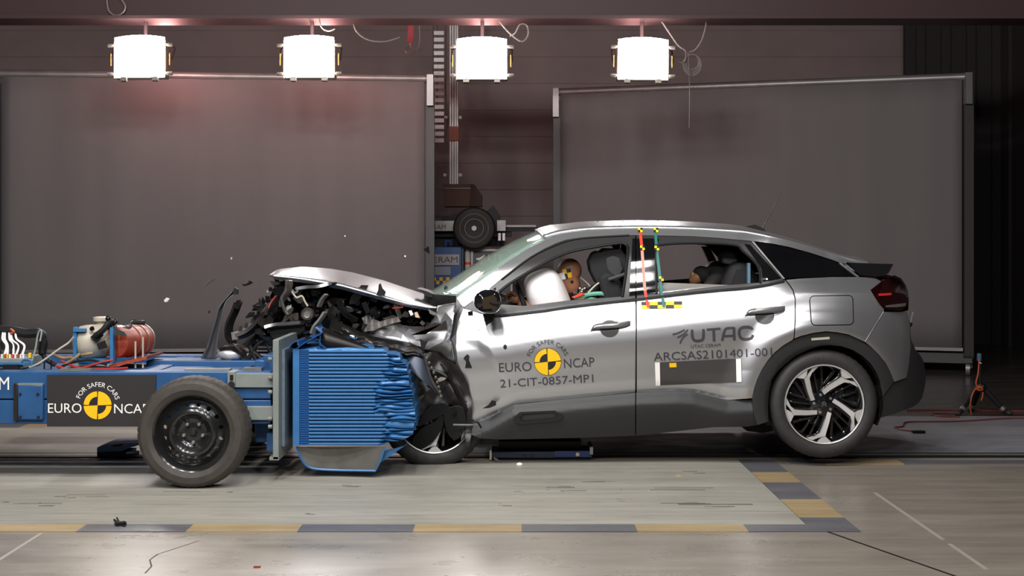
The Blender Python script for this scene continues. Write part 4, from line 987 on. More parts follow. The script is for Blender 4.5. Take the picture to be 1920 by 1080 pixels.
# --- wheels
def car_wheel(cpx, D, yaw=0, tilt=0, far=False):
    wp = bpy.data.objects.new('wheel', None); COL.objects.link(wp); wp.parent = CAR
    o = P(cpx[0], cpx[1], D)
    if far: o = Vector((o.x, 2*MID-o.y, o.z))
    wp.location = o-Vector(CAR.location); wp.rotation_euler = (tilt, 0, yaw+(math.pi if far else 0)); R = .342
    prof = [(.246, .02), (.254, -.004), (.27, -.013), (.30, -.014), (.322, -.002), (.335, .014), (R, .035), (R, .10), (R, .165), (.335, .186), (.31, .205), (.26, .2), (.246, .18)]
    MB().lathe(prof, (0, 0, 0), (0, 1, 0), 96, rfun=lambda i, j, q: q-(.004 if i in (6, 7, 8) and j % 2 else 0), caps=False).build('tyre', rubber, wp, local=True)
    lt = lambda x, y: Vector((x, -.016, y)); t = MB()
    text_arc(t, 'GOODYEAR', (0, 0), .292, -44, 0, .016, lambda x, y: Vector((x, -.0155, -y)))
    t.build('tyre_lettering', mat('tyre_print', '#4d4a47', .6) if 'tyre_print' not in MATS else MATS['tyre_print'], wp, local=True)
    MB().lathe([(.215, .16), (.222, .03), (.236, .012), (.240, .0), (.2475, -.006), (.2505, .004), (.246, .02), (.225, .17)], n=72, caps=False).build('rim', gloss, wp, local=True)
    MB().lathe([(.2395, .002), (.2425, -.0055), (.2485, -.0075), (.2505, .0)], n=72, caps=False).build('rim_lip', alloy, wp, local=True)
    S = .245
    spoke = [(.11, -.20), (.21, -.24), (.14, -.5), (.05, -.76), (.03, -.83), (-.07, -.84), (-.20, -.88), (-.30, -.925), (-.40, -.915), (-.46, -.86), (-.22, -.83), (-.09, -.75), (-.02, -.6), (.06, -.4)]
    foot = [(-.06, -.855), (.04, -.835), (.18, -.965), (.0, -.985), (-.19, -.975)]
    thin1 = [(-.10, -.30), (-.06, -.32), (-.30, -.86), (-.36, -.84)]
    thin2 = [(-.22, -.26), (-.18, -.29), (-.50, -.78), (-.56, -.74)]
    thin3 = [(.24, -.30), (.28, -.26), (.28, -.90), (.18, -.94)]
    sp_, bk = [], []
    for i in range(5):
        a = 2*math.pi*i/5; ca, sa = math.cos(a), math.sin(a)
        rot = lambda q: [((x*ca-y*sa)*S, (x*sa+y*ca)*S) for x, y in q]
        dz = lambda x, y: Vector((x, .006+.05*max(0, 1-math.hypot(x, y)/.2)*.7, y))
        sheet('spoke', rot(spoke), dz, alloy, wp, res=.015, thick=.03, local=True, eps=.002)
        sheet('spoke_foot', rot(foot), lambda x, y: Vector((x, .001, y)), alloy, wp, res=.02, thick=.03, local=True, eps=.002)
        m = MB()
        for q in (thin1, thin2, thin3):
            p = rot(q); n = len(p)
            m.add([Vector((x, .06, y)) for x, y in p]+[Vector((x, .08, y)) for x, y in p], [tuple(range(n)), tuple(range(2*n-1, n-1, -1))]+[(k, k+n, (k+1) % n+n, (k+1) % n) for k in range(n)])
        wide = [(.16, -.14), (.25, -.22), (.19, -.5), (.10, -.76), (.13, -.92), (-.5, -.84), (-.16, -.78), (-.06, -.55), (.02, -.3)]
        p = rot(wide); n = len(p)
        m.add([Vector((x, .05, y)) for x, y in p]+[Vector((x, .085, y)) for x, y in p], [tuple(range(n)), tuple(range(2*n-1, n-1, -1))]+[(k, k+n, (k+1) % n+n, (k+1) % n) for k in range(n)])
        m.build('spoke_backing', gloss, wp, local=True, bev=.003)
        b = (math.cos(a+.6)*.057, math.sin(a+.6)*.057)
        MB().lathe([(0, .022), (.009, .024), (.011, .05)], (b[0], 0, b[1]), n=10).build('wheel_bolt', steel, wp, local=True)
    MB().lathe([(0, .008), (.028, .012), (.034, .025), (.075, .035), (.085, .06)], n=32).build('hub_cap', gloss, wp, local=True)
    e = MB()
    for k in (0, 1): e.ribbon([Vector((x, .004, y)) for x, y in ((-.014, -.012+.014*k), (0, .002+.014*k), (.014, -.012+.014*k))], (0, .006, 0), .006)
    e.build('hub_emblem', chrome, wp, local=True)
    MB().lathe([(.06, .09), (.15, .09), (.15, .105), (.06, .105)], n=40).build('brake_disc', dark, wp, local=True)
    MB().box((.11, .1, .03), (.07, .06, .14)).build('brake_caliper', black, wp, local=True, bev=.01)
    MB().lathe([(0, .15), (.225, .15)], n=40).build('wheel_back', black, wp, local=True)
    return wp
car_wheel(RW, NEAR+.02)
car_wheel(RW, NEAR+.02, far=True)
car_wheel((815, 776), NEAR+.10, yaw=.12, tilt=-.03)
car_wheel((818, 776), NEAR+.05, far=True)
# --- lettering and markings on the flank
mp = cfn(-.004)
mk = bpy.data.objects.new('crash_test_decal', None); COL.objects.link(mk); mk.parent = door_front
ncap(mk, 1027, 678.5, 25.5, mp, (936, 698), (997, 695.5), (1058, 690.5), (1115, 687), 17, ink, 33.5, 8, -72, 70, tilt=-4)
t = MB(); text_add(t, '21-CIT-0857-MP1', (938, 727), (1113, 716.5), 14.5, mp); t.build('lettering', ink, mk, smooth=0)
mk2 = bpy.data.objects.new('laboratory_decal', None); COL.objects.link(mk2); mk2.parent = door_rear
t = MB(); text_add(t, 'ARCSAS2101401-001', (1226, 677), (1448, 667), 15, mp); t.build('lettering', ink, mk2, smooth=0); t = MB(); text_add(t, 'UTAC CERAM', (1296, 653), (1351, 650), 6, mp)
LT = lambda pts, wd: t.ribbon([mp(x, y) for x, y in pts], (0, 0, 0), 0)
def stroke(pts, wd):
    pts = cr(pts, 4) if len(pts) > 2 else pts
    rows = []
    for i, p in enumerate(pts):
        a, b = pts[max(i-1, 0)], pts[min(i+1, len(pts)-1)]; L = math.hypot(b[0]-a[0], b[1]-a[1]); nx, ny = -(b[1]-a[1])/L*wd/2, (b[0]-a[0])/L*wd/2
        rows.append([mp(p[0]+nx, p[1]+ny), mp(p[0]-nx, p[1]-ny)])
    t.grid(rows)
t.build('lettering', ink, mk2, smooth=0); t = MB()
for q in (((1261, 627), (1272, 624), (1284, 618)), ((1270, 633), (1281, 627), (1290, 618)), ((1275, 644), (1280, 634), (1289, 626))): stroke(q, 2.8)
t.build('emblem', ink, mk2, smooth=0); t = MB()
stroke([(1297.5, 618), (1298, 628), (1299.5, 635), (1304, 639), (1311, 639), (1317, 637), (1319, 631), (1319, 617)], 5)
stroke([(1325, 618), (1351, 616)], 4); stroke([(1338, 617), (1339, 640)], 5)
stroke([(1354, 639), (1358, 622), (1361, 616.5), (1367, 615)], 4.5); stroke([(1367, 615), (1376, 614.5)], 4); stroke([(1376, 613.5), (1377, 638)], 5); stroke([(1356, 630.5), (1377, 629.5)], 4)
stroke([(1411, 618), (1408, 614.5), (1401, 613), (1392, 614), (1387, 618), (1386, 625), (1388, 632), (1393, 635.5), (1401, 636), (1409, 633.5), (1412, 628)], 5)
t.build('lettering', ink, mk2, smooth=0)
pq = sheet('black_panel', [(1229, 680), (1390, 672), (1390.5, 716), (1230, 723)], cfn(-.005), mat('panel_black', '#3b3735', .6), mk2, res=8, thick=.004)
for q in ([(1228, 680), (1237, 679.5), (1238, 723), (1229.5, 723.5)], [(1380, 673), (1389.5, 672.5), (1390.5, 716), (1381, 716.5)]): sheet('white_end_strip', q, cfn(-.008), white, mk2, res=6, thick=.003)
sheet('yellow_label', [(1255, 681), (1268, 680.5), (1268.5, 688.5), (1255.5, 689)], cfn(-.008), yellow, mk2, res=6, thick=.003)
t = MB()
for i in range(5):
    for k in range(2):
        x0, y0 = 1202.5+15.3*i, 566.5+6.3*k-.25*i
        (t if (i+k) % 2 else t).add([], [])
for nm, par, mm_, sel in (('checker_strip', door_rear, yel2, 1), ('checker_strip', door_rear, mat('checker_black', '#2c2826', .5), 0)):
    t = MB()
    for i in range(5):
        for k in range(2):
            if (i+k) % 2 == sel:
                x0, y0 = 1202.5+15.3*i, 566+6.4*k-.25*i
                t.grid([[CP(x0+15.3*a/2, y0+6.4*b/2, -.004) for a in range(3)] for b in range(3)])
    t.build(nm, mm_, par, smooth=0)
def tapestrip(name, pts, wd, m, lab):
    q = cr(pts, 6); rows = [[CP(x-wd/2, y, -.007), CP(x+wd/2, y, -.007)] for x, y in q]
    return MB().grid(rows).build(name, m, CAR, label=lab)
tapestrip('marker_tape', [(1200, 431), (1202, 450), (1204, 470)], 5.5, redm, 'red tape over the pillar')
tapestrip('marker_tape', [(1204, 470), (1206, 500), (1208.5, 535), (1209.5, 545)], 5.5, pinkm, 'faded pink length of the tape')
tapestrip('marker_tape', [(1209.5, 545), (1212, 560), (1216, 577)], 5.5, redm, 'red lower end of the tape')
tapestrip('marker_tape', [(1229, 431), (1231, 465), (1235, 500), (1239, 535), (1245, 576)], 5.5, teal, 'teal tape over the pillar')
def target(cx, cy, s, mp, parent, m=None):
    a, b = MB(), MB()
    for i, (dx, dy) in enumerate(((-1, -1), (0, -1), (0, 0), (-1, 0))):
        q = [mp(cx+dx*s, cy+dy*s), mp(cx+dx*s+s, cy+dy*s), mp(cx+dx*s+s, cy+dy*s+s), mp(cx+dx*s, cy+dy*s+s)]
        (a if i % 2 == 0 else b).add(q, [(0, 1, 2, 3)])
    a.build('target_marker', m or yel2, parent, smooth=0); b.build('target_marker', MATS['print_black'], parent, smooth=0)
for x, y in ((1200.5, 431), (1230, 431), (1204.5, 464.5), (1231.5, 465), (1240, 522.5)): target(x, y, 4.3, cfn(-.011), CAR)
sheet('black_tape_patch', [(871, 669), (876, 664), (880, 667), (879, 675), (885, 690), (872, 690), (874, 678), (869, 672)], cfn(-.005), black, door_front, res=5, thick=.003)
sheet('black_dot', [(947+3.4*math.cos(a), 650.5+4.4*math.sin(a)) for a in [2*math.pi*k/14 for k in range(14)]], cfn(-.005), black, door_front, res=4, thick=.003)
MB().prism([(905, 766), (916, 760), (922, 751), (930, 752), (930, 760), (918, 765)], NEAR-.02, .03).build('trim_fragment', black, CAR)
# door to wing gap
both('door_gap_trim', [(864, 577), (870, 573), (866, 585), (859, 602), (856, 622), (855, 650), (858, 680), (866, 697), (858, 690), (850, 668), (846, 640), (847, 618), (852, 598)], cfn(-.004), seal, far=False, res=5)
# ================================================================ crushed front of the car
# bonnet
NE = [(511, 517), (525, 519), (560, 523), (600, 529), (640, 536.5), (700, 553), (760, 569), (800, 576), (821, 577)]
SIL = [(512, 515), (524, 505.5), (562, 501.5), (600, 504.5), (640, 511), (700, 526), (760, 548), (800, 565), (823, 573)]
rows = []
for i in range(33):
    s = i/32; a = [lerp_tab([(k/8, q[j]) for k, q in enumerate(NE)], s) for j in (0, 1)]; b = [lerp_tab([(k/8, q[j]) for k, q in enumerate(SIL)], s) for j in (0, 1)]
    n = P(*a, 8.62); c = P(*b, MID); r = []
    for k in range(57):
        t = k/28-1; u = 1-abs(t)
        w_ = smooth_tab([(0, 0), (.03, .15), (.07, .24), (.13, .31), (.2, .45), (.32, .64), (.6, .88), (1, 1)], u)
        dent = 0
        r.append(Vector((n.x+(c.x-n.x)*(1-(1-u)**2)*.9, 8.62+(MID-8.62)*(k/28), n.z+(c.z-n.z)*w_+dent)))
    rows.append(r)
bon = MB().grid(rows).build('bonnet', paint, CAR, smooth=60, solid=.012)
edge = MB().grid([[q[0]+Vector((0, .0, 0)) for q in rows], [q[0]+Vector((0, .03, -.022)) for q in rows]]); edge.build('bonnet_edge', paint, bon, smooth=60)
MB().prism([(705, 553), (709, 544), (710, 534), (713, 531), (717, 541), (723, 547), (721, 554), (712, 555)], 8.57, .02).build('torn_tag', black, bon)
# crumpled wing
WG = {(684, 627): .20, (714, 614): .17, (736, 607): .18, (751, 607): .20, (762, 616): .13, (768, 616): .05, (784, 621): .085, (797, 623): .09, (810, 601): .13, (818, 588): .05, (821, 573): .11, (855, 567): .09,
      (853, 584): .05, (847, 616): .03, (843, 634): .06, (847, 645): .02, (853, 682): .07, (836, 675): .10, (825, 664): .08, (818, 661): .07, (801, 656): .03, (788, 655): .03, (770, 645): .035, (751, 640): .03, (718, 634): .06, (700, 631): .12}
WI = {(777, 638): .035, (831, 640): .0, (838, 621): .10, (740, 618): .10, (722, 622): .11, (755, 626): .065, (825, 604): .09, (836, 601): .05, (835, 585): .055, (848, 600): .015, (815, 648): .012, (845, 660): .05, (790, 640): .035, (805, 640): .03, (840, 655): .04, (760, 618): .11}
pts = list(WG)+list(WI); dep = {**WG, **WI}; poly = list(WG)
r_ = delaunay_2d_cdt([Vector(p) for p in pts], [(i, (i+1) % len(poly)) for i in range(len(poly))], [], 0, 1e-4)
vv = [P(v[0], v[1], NEAR+dep[min(pts, key=lambda q: (q[0]-v[0])**2+(q[1]-v[1])**2)]) for v in r_[0]]; ff_ = []
for f in r_[2]:
    c = (sum(r_[0][i][0] for i in f)/3, sum(r_[0][i][1] for i in f)/3)
    if inside(c, poly): ff_.append(tuple(f))
m = MB(); m.add(vv, ff_)
wing = link_mesh('wing', m.v, m.f, paint, CAR, smooth=0)
bm = bmesh.new(); bm.from_mesh(wing.data); bmesh.ops.recalc_face_normals(bm, faces=bm.faces); bmesh.ops.subdivide_edges(bm, edges=bm.edges, cuts=2, use_grid_fill=True, smooth=.1); bm.to_mesh(wing.data); bm.free()
wing.data.polygons.foreach_set('use_smooth', [True]*len(wing.data.polygons)); wing.data.set_sharp_from_angle(angle=math.radians(16))
md = wing.modifiers.new('s', 'SOLIDIFY'); md.thickness = .004
MB().prism([(797, 626), (800, 615), (806, 607), (815, 604), (828, 606), (830, 603), (836, 600), (838, 614), (838, 618), (826, 620), (803, 621), (779, 627)], NEAR-.01, .02).build('torn_trim', brownm, CAR, bev=.003)
MB().prism([(787, 635), (793, 640), (799, 640), (805, 636), (798, 648), (796, 655), (792, 655), (789, 648)], NEAR-.05, .012).build('torn_clip', black, CAR)
# torn wing edge and panels round the wheel
m = MB()
for q, wd, D in ((((600, 618), (640, 630), (690, 643), (740, 652), (792, 660)), .05, 8.36), (((640, 614), (680, 634), (730, 647), (790, 657)), .03, 8.38), (((690, 650), (730, 656), (780, 664)), .03, 8.35)):
    m.ribbon([P(x, y+2*math.sin(x*.2), D+.02*math.sin(x*.13)) for x, y in cr(q, 8)], (0, wd, .008), .008)
m.build('torn_flange', mat('bare_edge', '#a39c97', .22, .9, var=.6, vscale=60), CAR, smooth=20)
m = MB(); m.ribbon([P(x, y, 8.42) for x, y in cr(((620, 606), (660, 626), (700, 641), (750, 651), (795, 662)), 8)], (0, .12, .05), .01)
m.ribbon([P(x, y, 8.33) for x, y in cr(((650, 640), (700, 652), (740, 658), (760, 660)), 6)], (0, .04, .02), .01)
m.build('folded_wing_edge', dark, CAR)
MB().ellip(P(662, 631, 8.3), (.028, .02, .015), Matrix.Rotation(.4, 3, 'Y'), n=10, m=6).build('bright_clip', chrome, CAR)
torn = [(745, 657), (770, 660), (795, 664), (800, 672), (800, 690), (808, 715), (818, 732), (829, 744), (822, 742), (810, 728), (795, 716), (775, 698), (760, 684)]
sheet('torn_wing_panel', cr(torn, 2, True), lambda x, y: P(x, y, 8.36+.00005*(x-785)**2-.0006*(y-660)+.015*math.sin((x-y)*.06)), mat('torn_panel_grey', '#3c4350', .35, .4), CAR, res=6, thick=.006)
fl_ = MB()
for k in range(9):
    s = k/8; x, y = 800+26*s+4*math.sin(s*3), 672+72*s; fl_.ellip(P(x, y, 8.34), (.010, .006, .012), n=8, m=6)
fl_.tube([P(x, y, 8.345) for x, y in cr(((797, 664), (802, 690), (811, 716), (829, 744)), 5)], .008, 6); fl_.build('torn_edge_flange', grill, CAR)
# arch lining behind the wheel: dark curved surface
ln = [(786, 657), (800, 656), (820, 662), (838, 676), (855, 684), (868, 700), (878, 722), (884, 750), (886, 800), (880, 838), (873, 838), (872, 800), (862, 768), (845, 758), (820, 757), (800, 765), (785, 785), (775, 800), (770, 770), (752, 720), (760, 680)]
sheet('arch_liner', ln, lambda x, y: P(x, y, 8.56+.018*math.sin(x*.12)*math.sin(y*.1)-.0004*max(0, x-820)), brownm, CAR, res=7, thick=.06)
for q, mt in (([(772, 838), (774, 822), (790, 803), (812, 792), (828, 780), (832, 792), (826, 808), (812, 828), (796, 840), (782, 845)], black), ([(831, 772), (848, 762), (868, 764), (874, 790), (868, 812), (858, 824), (846, 822), (836, 806)], black), ([(784, 800), (796, 770), (824, 756), (842, 760), (832, 778), (806, 790)], black)):
    MB().prism(cr(q, 3, True), lambda x, y: 8.55-.0006*(x-810)+.0004*(y-800), .02).build('wheel_cover_fragment', mt, CAR, bev=.004)
m = MB(); rnd = random.Random(11)
def shard(mb, x, y, D, s, seed, th=.006, el=1.0, ang=None):
    r = random.Random(seed); n = r.choice((4, 5, 6)); a0 = r.uniform(0, 6.28) if ang is None else ang
    ca, sa = math.cos(a0), math.sin(a0); pl_ = []
    for i in range(n):
        a = 2*math.pi*i/n+r.uniform(-.4, .4); q = r.uniform(.5, 1); u, v = s*q*math.cos(a)*el, s*q*math.sin(a); pl_.append((x+u*ca-v*sa, y+u*sa+v*ca))
    gx, gy = r.uniform(-.004, .004), r.uniform(-.004, .004)
    mb.prism(pl_, lambda px, py: D+gx*(px-x)+gy*(py-y), th)
for nm, q, wd, mt in (('strut', ((838, 696), (850, 722), (862, 745), (874, 770)), .03, dark), ('brake_hose', ((826, 682), (842, 705), (858, 730), (866, 755)), .012, black), ('liner_rib', ((800, 690), (828, 700), (856, 722), (872, 760)), .02, brownm)):
    MB().tube([P(x, y, 8.52) for x, y in cr(q, 5)], wd/2, 8).build(nm, mt, CAR)
MB().prism([(820, 711), (826, 707), (838, 708), (834, 712), (824, 716)], 8.52, .01).build('bent_bracket', mat('tan_bracket', '#8f8478', .5), CAR)
for k, (x, y, c) in enumerate(((834, 760, dark), (860, 765, black), (848, 775, dark), (812, 720, black), (780, 735, dark), (870, 750, steel))):
    q = MB(); shard(q, x, y, 8.55, (10, 14, 9, 13, 16, 5)[k], 40+k, .03, 1.4); q.build('bent_bracket', c, CAR)
MB().prism([(760, 740), (768, 724), (780, 716), (789, 726), (786, 745), (772, 765), (764, 768)], lambda x, y: 8.6+.003*(x-770), .02).build('liner_flap', grill, CAR, bev=.004)
m = MB()
for k in range(4): m.ribbon([P(x+k*5, y-k*2, 8.56) for x, y in ((766, 768), (773, 754), (781, 744))], (0, .03, .01), .008)
m.build('liner_fin', grill, CAR)
MB().tube([P(850, 796.5, 8.45), P(880, 797, 8.42), P(896, 796, 8.44)], .006, 6).build('bent_rod', steel, CAR)
MB().tube(cr([P(884, 785, 8.42), P(890, 790, 8.4), P(896, 792, 8.4), P(902, 802, 8.42)], 4), .006, 6).build('bent_rod', black, CAR)
# engine bay: a lumpy dark mass
eng = [(518, 528), (560, 526), (640, 540), (700, 556), (760, 573), (822, 583), (818, 600), (800, 612), (770, 612), (735, 606), (700, 622), (650, 646), (600, 640), (545, 640), (505, 634), (480, 612), (500, 570)]
sheet('engine_block', eng, lambda x, y: P(x, y, 9.0+.06*math.sin(x*.09+1.3*math.sin(y*.11))+.05*math.sin(y*.17+x*.05)+.03*math.sin(x*.31)*math.sin(y*.27)), dark, CAR, res=6, thick=.5)
def bent(name, q, wd, m, D=8.75, th=.012, wz=.0, n=6):
    return MB().ribbon([P(x, y, D) for x, y in cr(q, n)], (wd*.3, wd*.4, wz), th).build(name, m, CAR)
gb = mat('bent_beam_grey', '#77706a', .35, .5, var=.3, vscale=20)
bent('bumper_beam', ((539, 543), (520, 565), (500, 588), (478, 611), (456, 626), (441, 630)), .12, gb, 8.7, .05)
bent('bumper_beam', ((545, 530), (536, 552), (520, 578), (498, 606), (478, 628), (462, 648)), .1, gb, 8.8, .035)
bent('absorber_strip', ((530, 541), (512, 572), (492, 596), (470, 618), (446, 629)), .1, brownm, 8.65, .025)
for i, (x, y) in enumerate(((450, 617), (461, 611), (473, 601), (484, 590))): MB().prism([(x-3, y+4), (x-2, y-3), (x+1, y-6), (x+4, y-3), (x+4, y+4)], 8.68, .02).build('beam_tooth', brownm, CAR)
bent('bright_trim', ((560, 541), (580, 538), (600, 537), (622, 532), (626, 533)), .1, chrome, 8.6, .02)
bent('bright_trim', ((501, 613), (520, 608), (545, 606), (568, 604)), .1, chrome, 8.58, .02)
MB().prism([(500, 612), (535, 609), (570, 606), (572, 620), (555, 632), (535, 636), (520, 640), (508, 634)], 8.62, .08).build('crossmember', black, CAR, bev=.006)
bent('radiator_support', ((545, 526), (541, 545), (530, 560), (527, 575)), .05, gb, 8.55, .02)
bent('radiator_support', ((610, 585), (600, 600), (590, 612), (585, 625)), .06, steel, 8.5, .016)
bent('radiator_support', ((612, 552), (604, 562), (598, 575)), .06, gb, 8.52, .016)
bent('brace_bar', ((640, 620), (628, 606), (620, 590), (626, 575)), .06, dark, 8.5, .03)
bent('brace_bar', ((668, 600), (650, 590), (640, 576), (636, 560)), .06, dark, 8.6, .03)
for q in (((462, 680), (482, 648), (500, 637)), ((470, 655), (490, 672), (500, 685)), ((484, 652), (510, 652)), ((468, 648), (486, 690)), ((496, 636), (505, 655), (512, 668))):
    MB().tube([P(x, y, 8.7) for x, y in cr(q, 4)], .016, 8).build('lattice_strut', black, CAR)
MB().lathe([(0, 0), (.035, .0), (.045, .02), (.04, .06), (.03, .08)], P(576, 590, 8.6), n=24).build('pulley', grill, CAR)
MB().lathe([(.012, -.01), (.022, -.012), (.026, .02)], P(576, 590, 8.6), n=24).build('pulley_ring', steel, CAR)
MB().tube(cr([P(547, 546, 8.5), P(556, 558, 8.5), P(566, 555, 8.5), P(572, 566, 8.5), P(577, 574, 8.5)], 4), .006, 6).build('bent_wire', cream, CAR)
MB().tube(cr([P(548, 543, 8.5), P(552, 549, 8.5), P(558, 546, 8.5), P(554, 540, 8.5)], 4), .006, 6).build('bent_wire', steel, CAR)
MB().tube(cr([P(538, 525, 8.5), P(536, 545, 8.5), P(528, 560, 8.5), P(533, 580, 8.5), P(540, 590, 8.5)], 5), .011, 8).build('coolant_pipe', grill, CAR)
MB().tube(cr([P(736, 578, 8.6), P(746, 577, 8.58), P(755, 576, 8.6)], 4), .005, 6).build('red_wire', MATS['red_wire'], CAR)
MB().tube(cr([P(520, 552, 8.62), P(509, 566, 8.62), P(503, 578, 8.6)], 4), .005, 6).build('red_wire', MATS['red_wire'], CAR)
# grey plates with ribs: strut tower and air box
sheet('inner_wing', [(682, 622), (690, 606), (700, 598), (712, 603), (728, 598), (745, 594), (752, 603), (738, 606), (716, 613), (700, 620)], lambda x, y: P(x, y, 8.62+.03*math.sin(x*.25)), mat('inner_wing_grey', '#a9a29d', .4, .5, var=.45, vscale=40), CAR, res=5, thick=.01)
sheet('battery_cover', [(678, 596), (692, 590), (702, 594), (698, 606), (684, 608)], lambda x, y: P(x, y, 8.66+.02*math.sin(x*.4)), MATS['inner_wing_grey'], CAR, res=5, thick=.02)
MB().prism([(766, 583), (771, 582), (775, 590), (770, 592)], 8.6, .03).build('connector', white, CAR)
MB().prism([(777, 586), (782, 585), (787, 596), (779, 595)], 8.6, .03).build('connector', mat('cream_plastic', '#cdb294', .5), CAR)
MB().prism([(803, 580), (818, 587), (817, 592), (806, 588)], 8.58, .03).build('hinge', steel, CAR)
for k, (x, y, s, c) in enumerate(((640, 573, 9, grill), (655, 580, 8, steel), (632, 600, 10, grill), (560, 562, 12, grill), (590, 550, 9, black), (525, 575, 12, dark), (548, 598, 14, grill), (612, 610, 12, black), (700, 580, 9, dark), (760, 590, 10, brownm), (725, 575, 7, dark), (542, 580, 9, steel), (572, 572, 7, grill), (665, 612, 9, dark))):
    q = MB(); shard(q, x, y, 8.64+.03*(k % 3), s, 70+k, .02, 1.5); q.build('broken_casing', c, CAR, bev=.003)
mats_ = (black, dark, grill, brownm, steel, chrome, gb)
for k, mt in enumerate(mats_):
    q = MB(); r = random.Random(200+k)
    for j in range((46, 46, 34, 30, 14, 10, 22)[k]):
        for _ in range(50):
            x, y = r.uniform(470, 830), r.uniform(524, 650)
            if inside((x, y), eng) or (x < 560 and y > 1040-x and y < 1180-x and y < 660): break
        shard(q, x, y, r.uniform(8.62, 8.95), r.uniform(2.5, 10 if k not in (4, 5) else 5), 1000+k*100+j, r.uniform(.006, .03), r.uniform(1, 3.2))
    tag(q.build('crushed_metal', mt, CAR), kind='stuff')
# smaller dark pieces above the left end
for k, (x, y, s) in enumerate(((523, 545, 10), (502, 562, 7), (482, 577, 8), (505, 605, 12), (490, 600, 10))):
    q = MB(); shard(q, x, y, 8.6, s, 300+k, .03, 1.6); q.build('broken_bracket', (black, black, dark, dark, brownm)[k], CAR)
# ================================================================ torn pieces thrown clear of the car
def piece(name, label, poly, D, th, m, cat='debris', bend=0, group=None):
    xm = sum(p[0] for p in poly)/len(poly); o = MB().prism(poly, lambda x, y: D+bend*(x-xm), th).build(name, m, bev=.002)
    return tag(o, label, cat, group)
sl = thing('bumper_skin', 'tall curved grey strip of bumper skin standing on the trolley', 'bumper strip', P(400, 674, 8.75))
left = cr([(377, 672), (388, 650), (397, 622), (404, 600), (409, 580), (416, 569), (427, 556), (436, 546)], 5); right = cr([(440, 551), (432, 557), (424, 566), (420, 578), (415, 600), (410, 625), (407, 648), (405, 673)], 5)
n = len(left); rows = []
for i in range(n):
    a, b = left[i], right[n-1-i]; rows.append([P(a[0]+(b[0]-a[0])*t, a[1]+(b[1]-a[1])*t, 8.72+.05*math.sin(math.pi*t)+.06*(i/n)) for t in (0, .2, .4, .6, .8, 1)])
MB().grid(rows).build('skin', mat('bumper_grey', '#57585b', .32, .4), sl, solid=.006, smooth=60)
MB().prism([(436, 546), (441, 539), (446, 543), (445, 552), (438, 552)], 8.75, .03).build('broken_tip', black, sl)
ds = thing('trim_strip', 'dark curved strip of bumper trim hanging beside the grey strip', 'trim strip', P(432, 600, 8.8))
MB().ribbon([P(x, y, 8.8) for x, y in cr([(447, 566), (440, 585), (433, 600), (429, 615), (430, 632), (437, 643)], 6)], (.03, .06, .0), .018).build('strip', black, ds)
MB().prism([(442, 564), (449, 562), (451, 570), (446, 580), (440, 578)], 8.76, .04).build('clip_block', dark, ds)
MB().tube(cr([P(430, 625, 8.8), P(431, 638, 8.8), P(440, 646, 8.8)], 4), .005, 6).build('wire', steel, ds)
hl = thing('headlamp', 'torn off chrome headlamp lying on the trolley beam', 'headlamp', P(433, 675, 8.72))
MB().ellip(P(433, 663, 8.75), (.085, .10, .043), Matrix.Rotation(.1, 3, 'Y'), 24, 14, .85).build('reflector', mat('reflector_silver', '#d8d6d4', .3, .55), hl)
MB().prism([(408, 655), (416, 650), (440, 647), (455, 660), (457, 668), (450, 664), (432, 656), (415, 658)], 8.66, .12).build('housing', dark, hl, bev=.004)
MB().prism([(452, 662), (460, 668), (461, 675), (452, 675)], 8.7, .06).build('mount', brownm, hl)
piece('metal_sliver', 'thin dark sliver flying above the left backdrop edge of the wreck', [(381, 541), (391, 527), (399, 523), (406, 521), (401, 525), (394, 530)], 8.9, .006, mat('sliver_grey', '#4a4542', .5), bend=.003)
piece('plastic_fragment', 'jagged dark fragment flying left of the raised bonnet', [(453, 531), (459, 533), (466, 529), (465, 526), (470, 526), (475, 530), (468, 534), (457, 537)], 8.8, .01, dark, bend=.002)
piece('white_fragment', 'small white fragment flying in front of the left backdrop', [(307, 563), (312, 558), (318, 560), (314, 566), (309, 567)], 8.6, .01, white, bend=.004)
piece('black_fragment', 'black triangular fragment flying in front of the left backdrop post', [(793, 468), (804, 461), (806, 477)], 8.6, .012, black, bend=.004)
piece('plastic_fragment', 'tiny dark speck flying below the dark sliver', [(391, 583), (394, 582), (393, 587), (390, 587)], 8.8, .008, dark)
piece('white_fragment', 'tiny white speck flying above the middle of the bonnet', [(758, 479), (761, 479), (761, 482), (758, 482)], 8.6, .008, white)
piece('white_fragment', 'tiny pale speck flying high over the trolley end', [(432, 483), (435, 482), (435, 487), (433, 487)], 8.6, .008, mat('pale_grey', '#a8a29e', .5))
piece('white_fragment', 'tiny white speck flying near the top of the left backdrop', [(645, 441), (648, 442), (647, 445)], 8.6, .008, white)
piece('glass_fragment', 'small round glassy fragment flying left of the broken bumper beams', [(499, 545), (503, 545), (504, 549), (500, 550)], 8.6, .008, steel)
z = lambda x, y, h=.008: P(x, y, YD(y))+Vector((0, 0, h))
m = MB().ellip(z(974, 875, .014), (.02, .012, .012), n=8, m=6); tag(m.build('white_fragment', white), 'small white fragment lying on the deck below the front door', 'debris')
m = MB(); m.box(z(226, 987, .012), (.05, .04, .02), Matrix.Rotation(.5, 3, 'Z')); m.bar(z(214, 982, .02), z(222, 986, .012), .008, .008); m.bar(z(219, 978, .02), z(224, 985, .012), .006, .006); m.bar(z(226, 987, .01), z(234, 990, .004), .01, .006)
tag(m.build('broken_clip', black), 'small black broken clip lying on the striped floor border', 'debris')
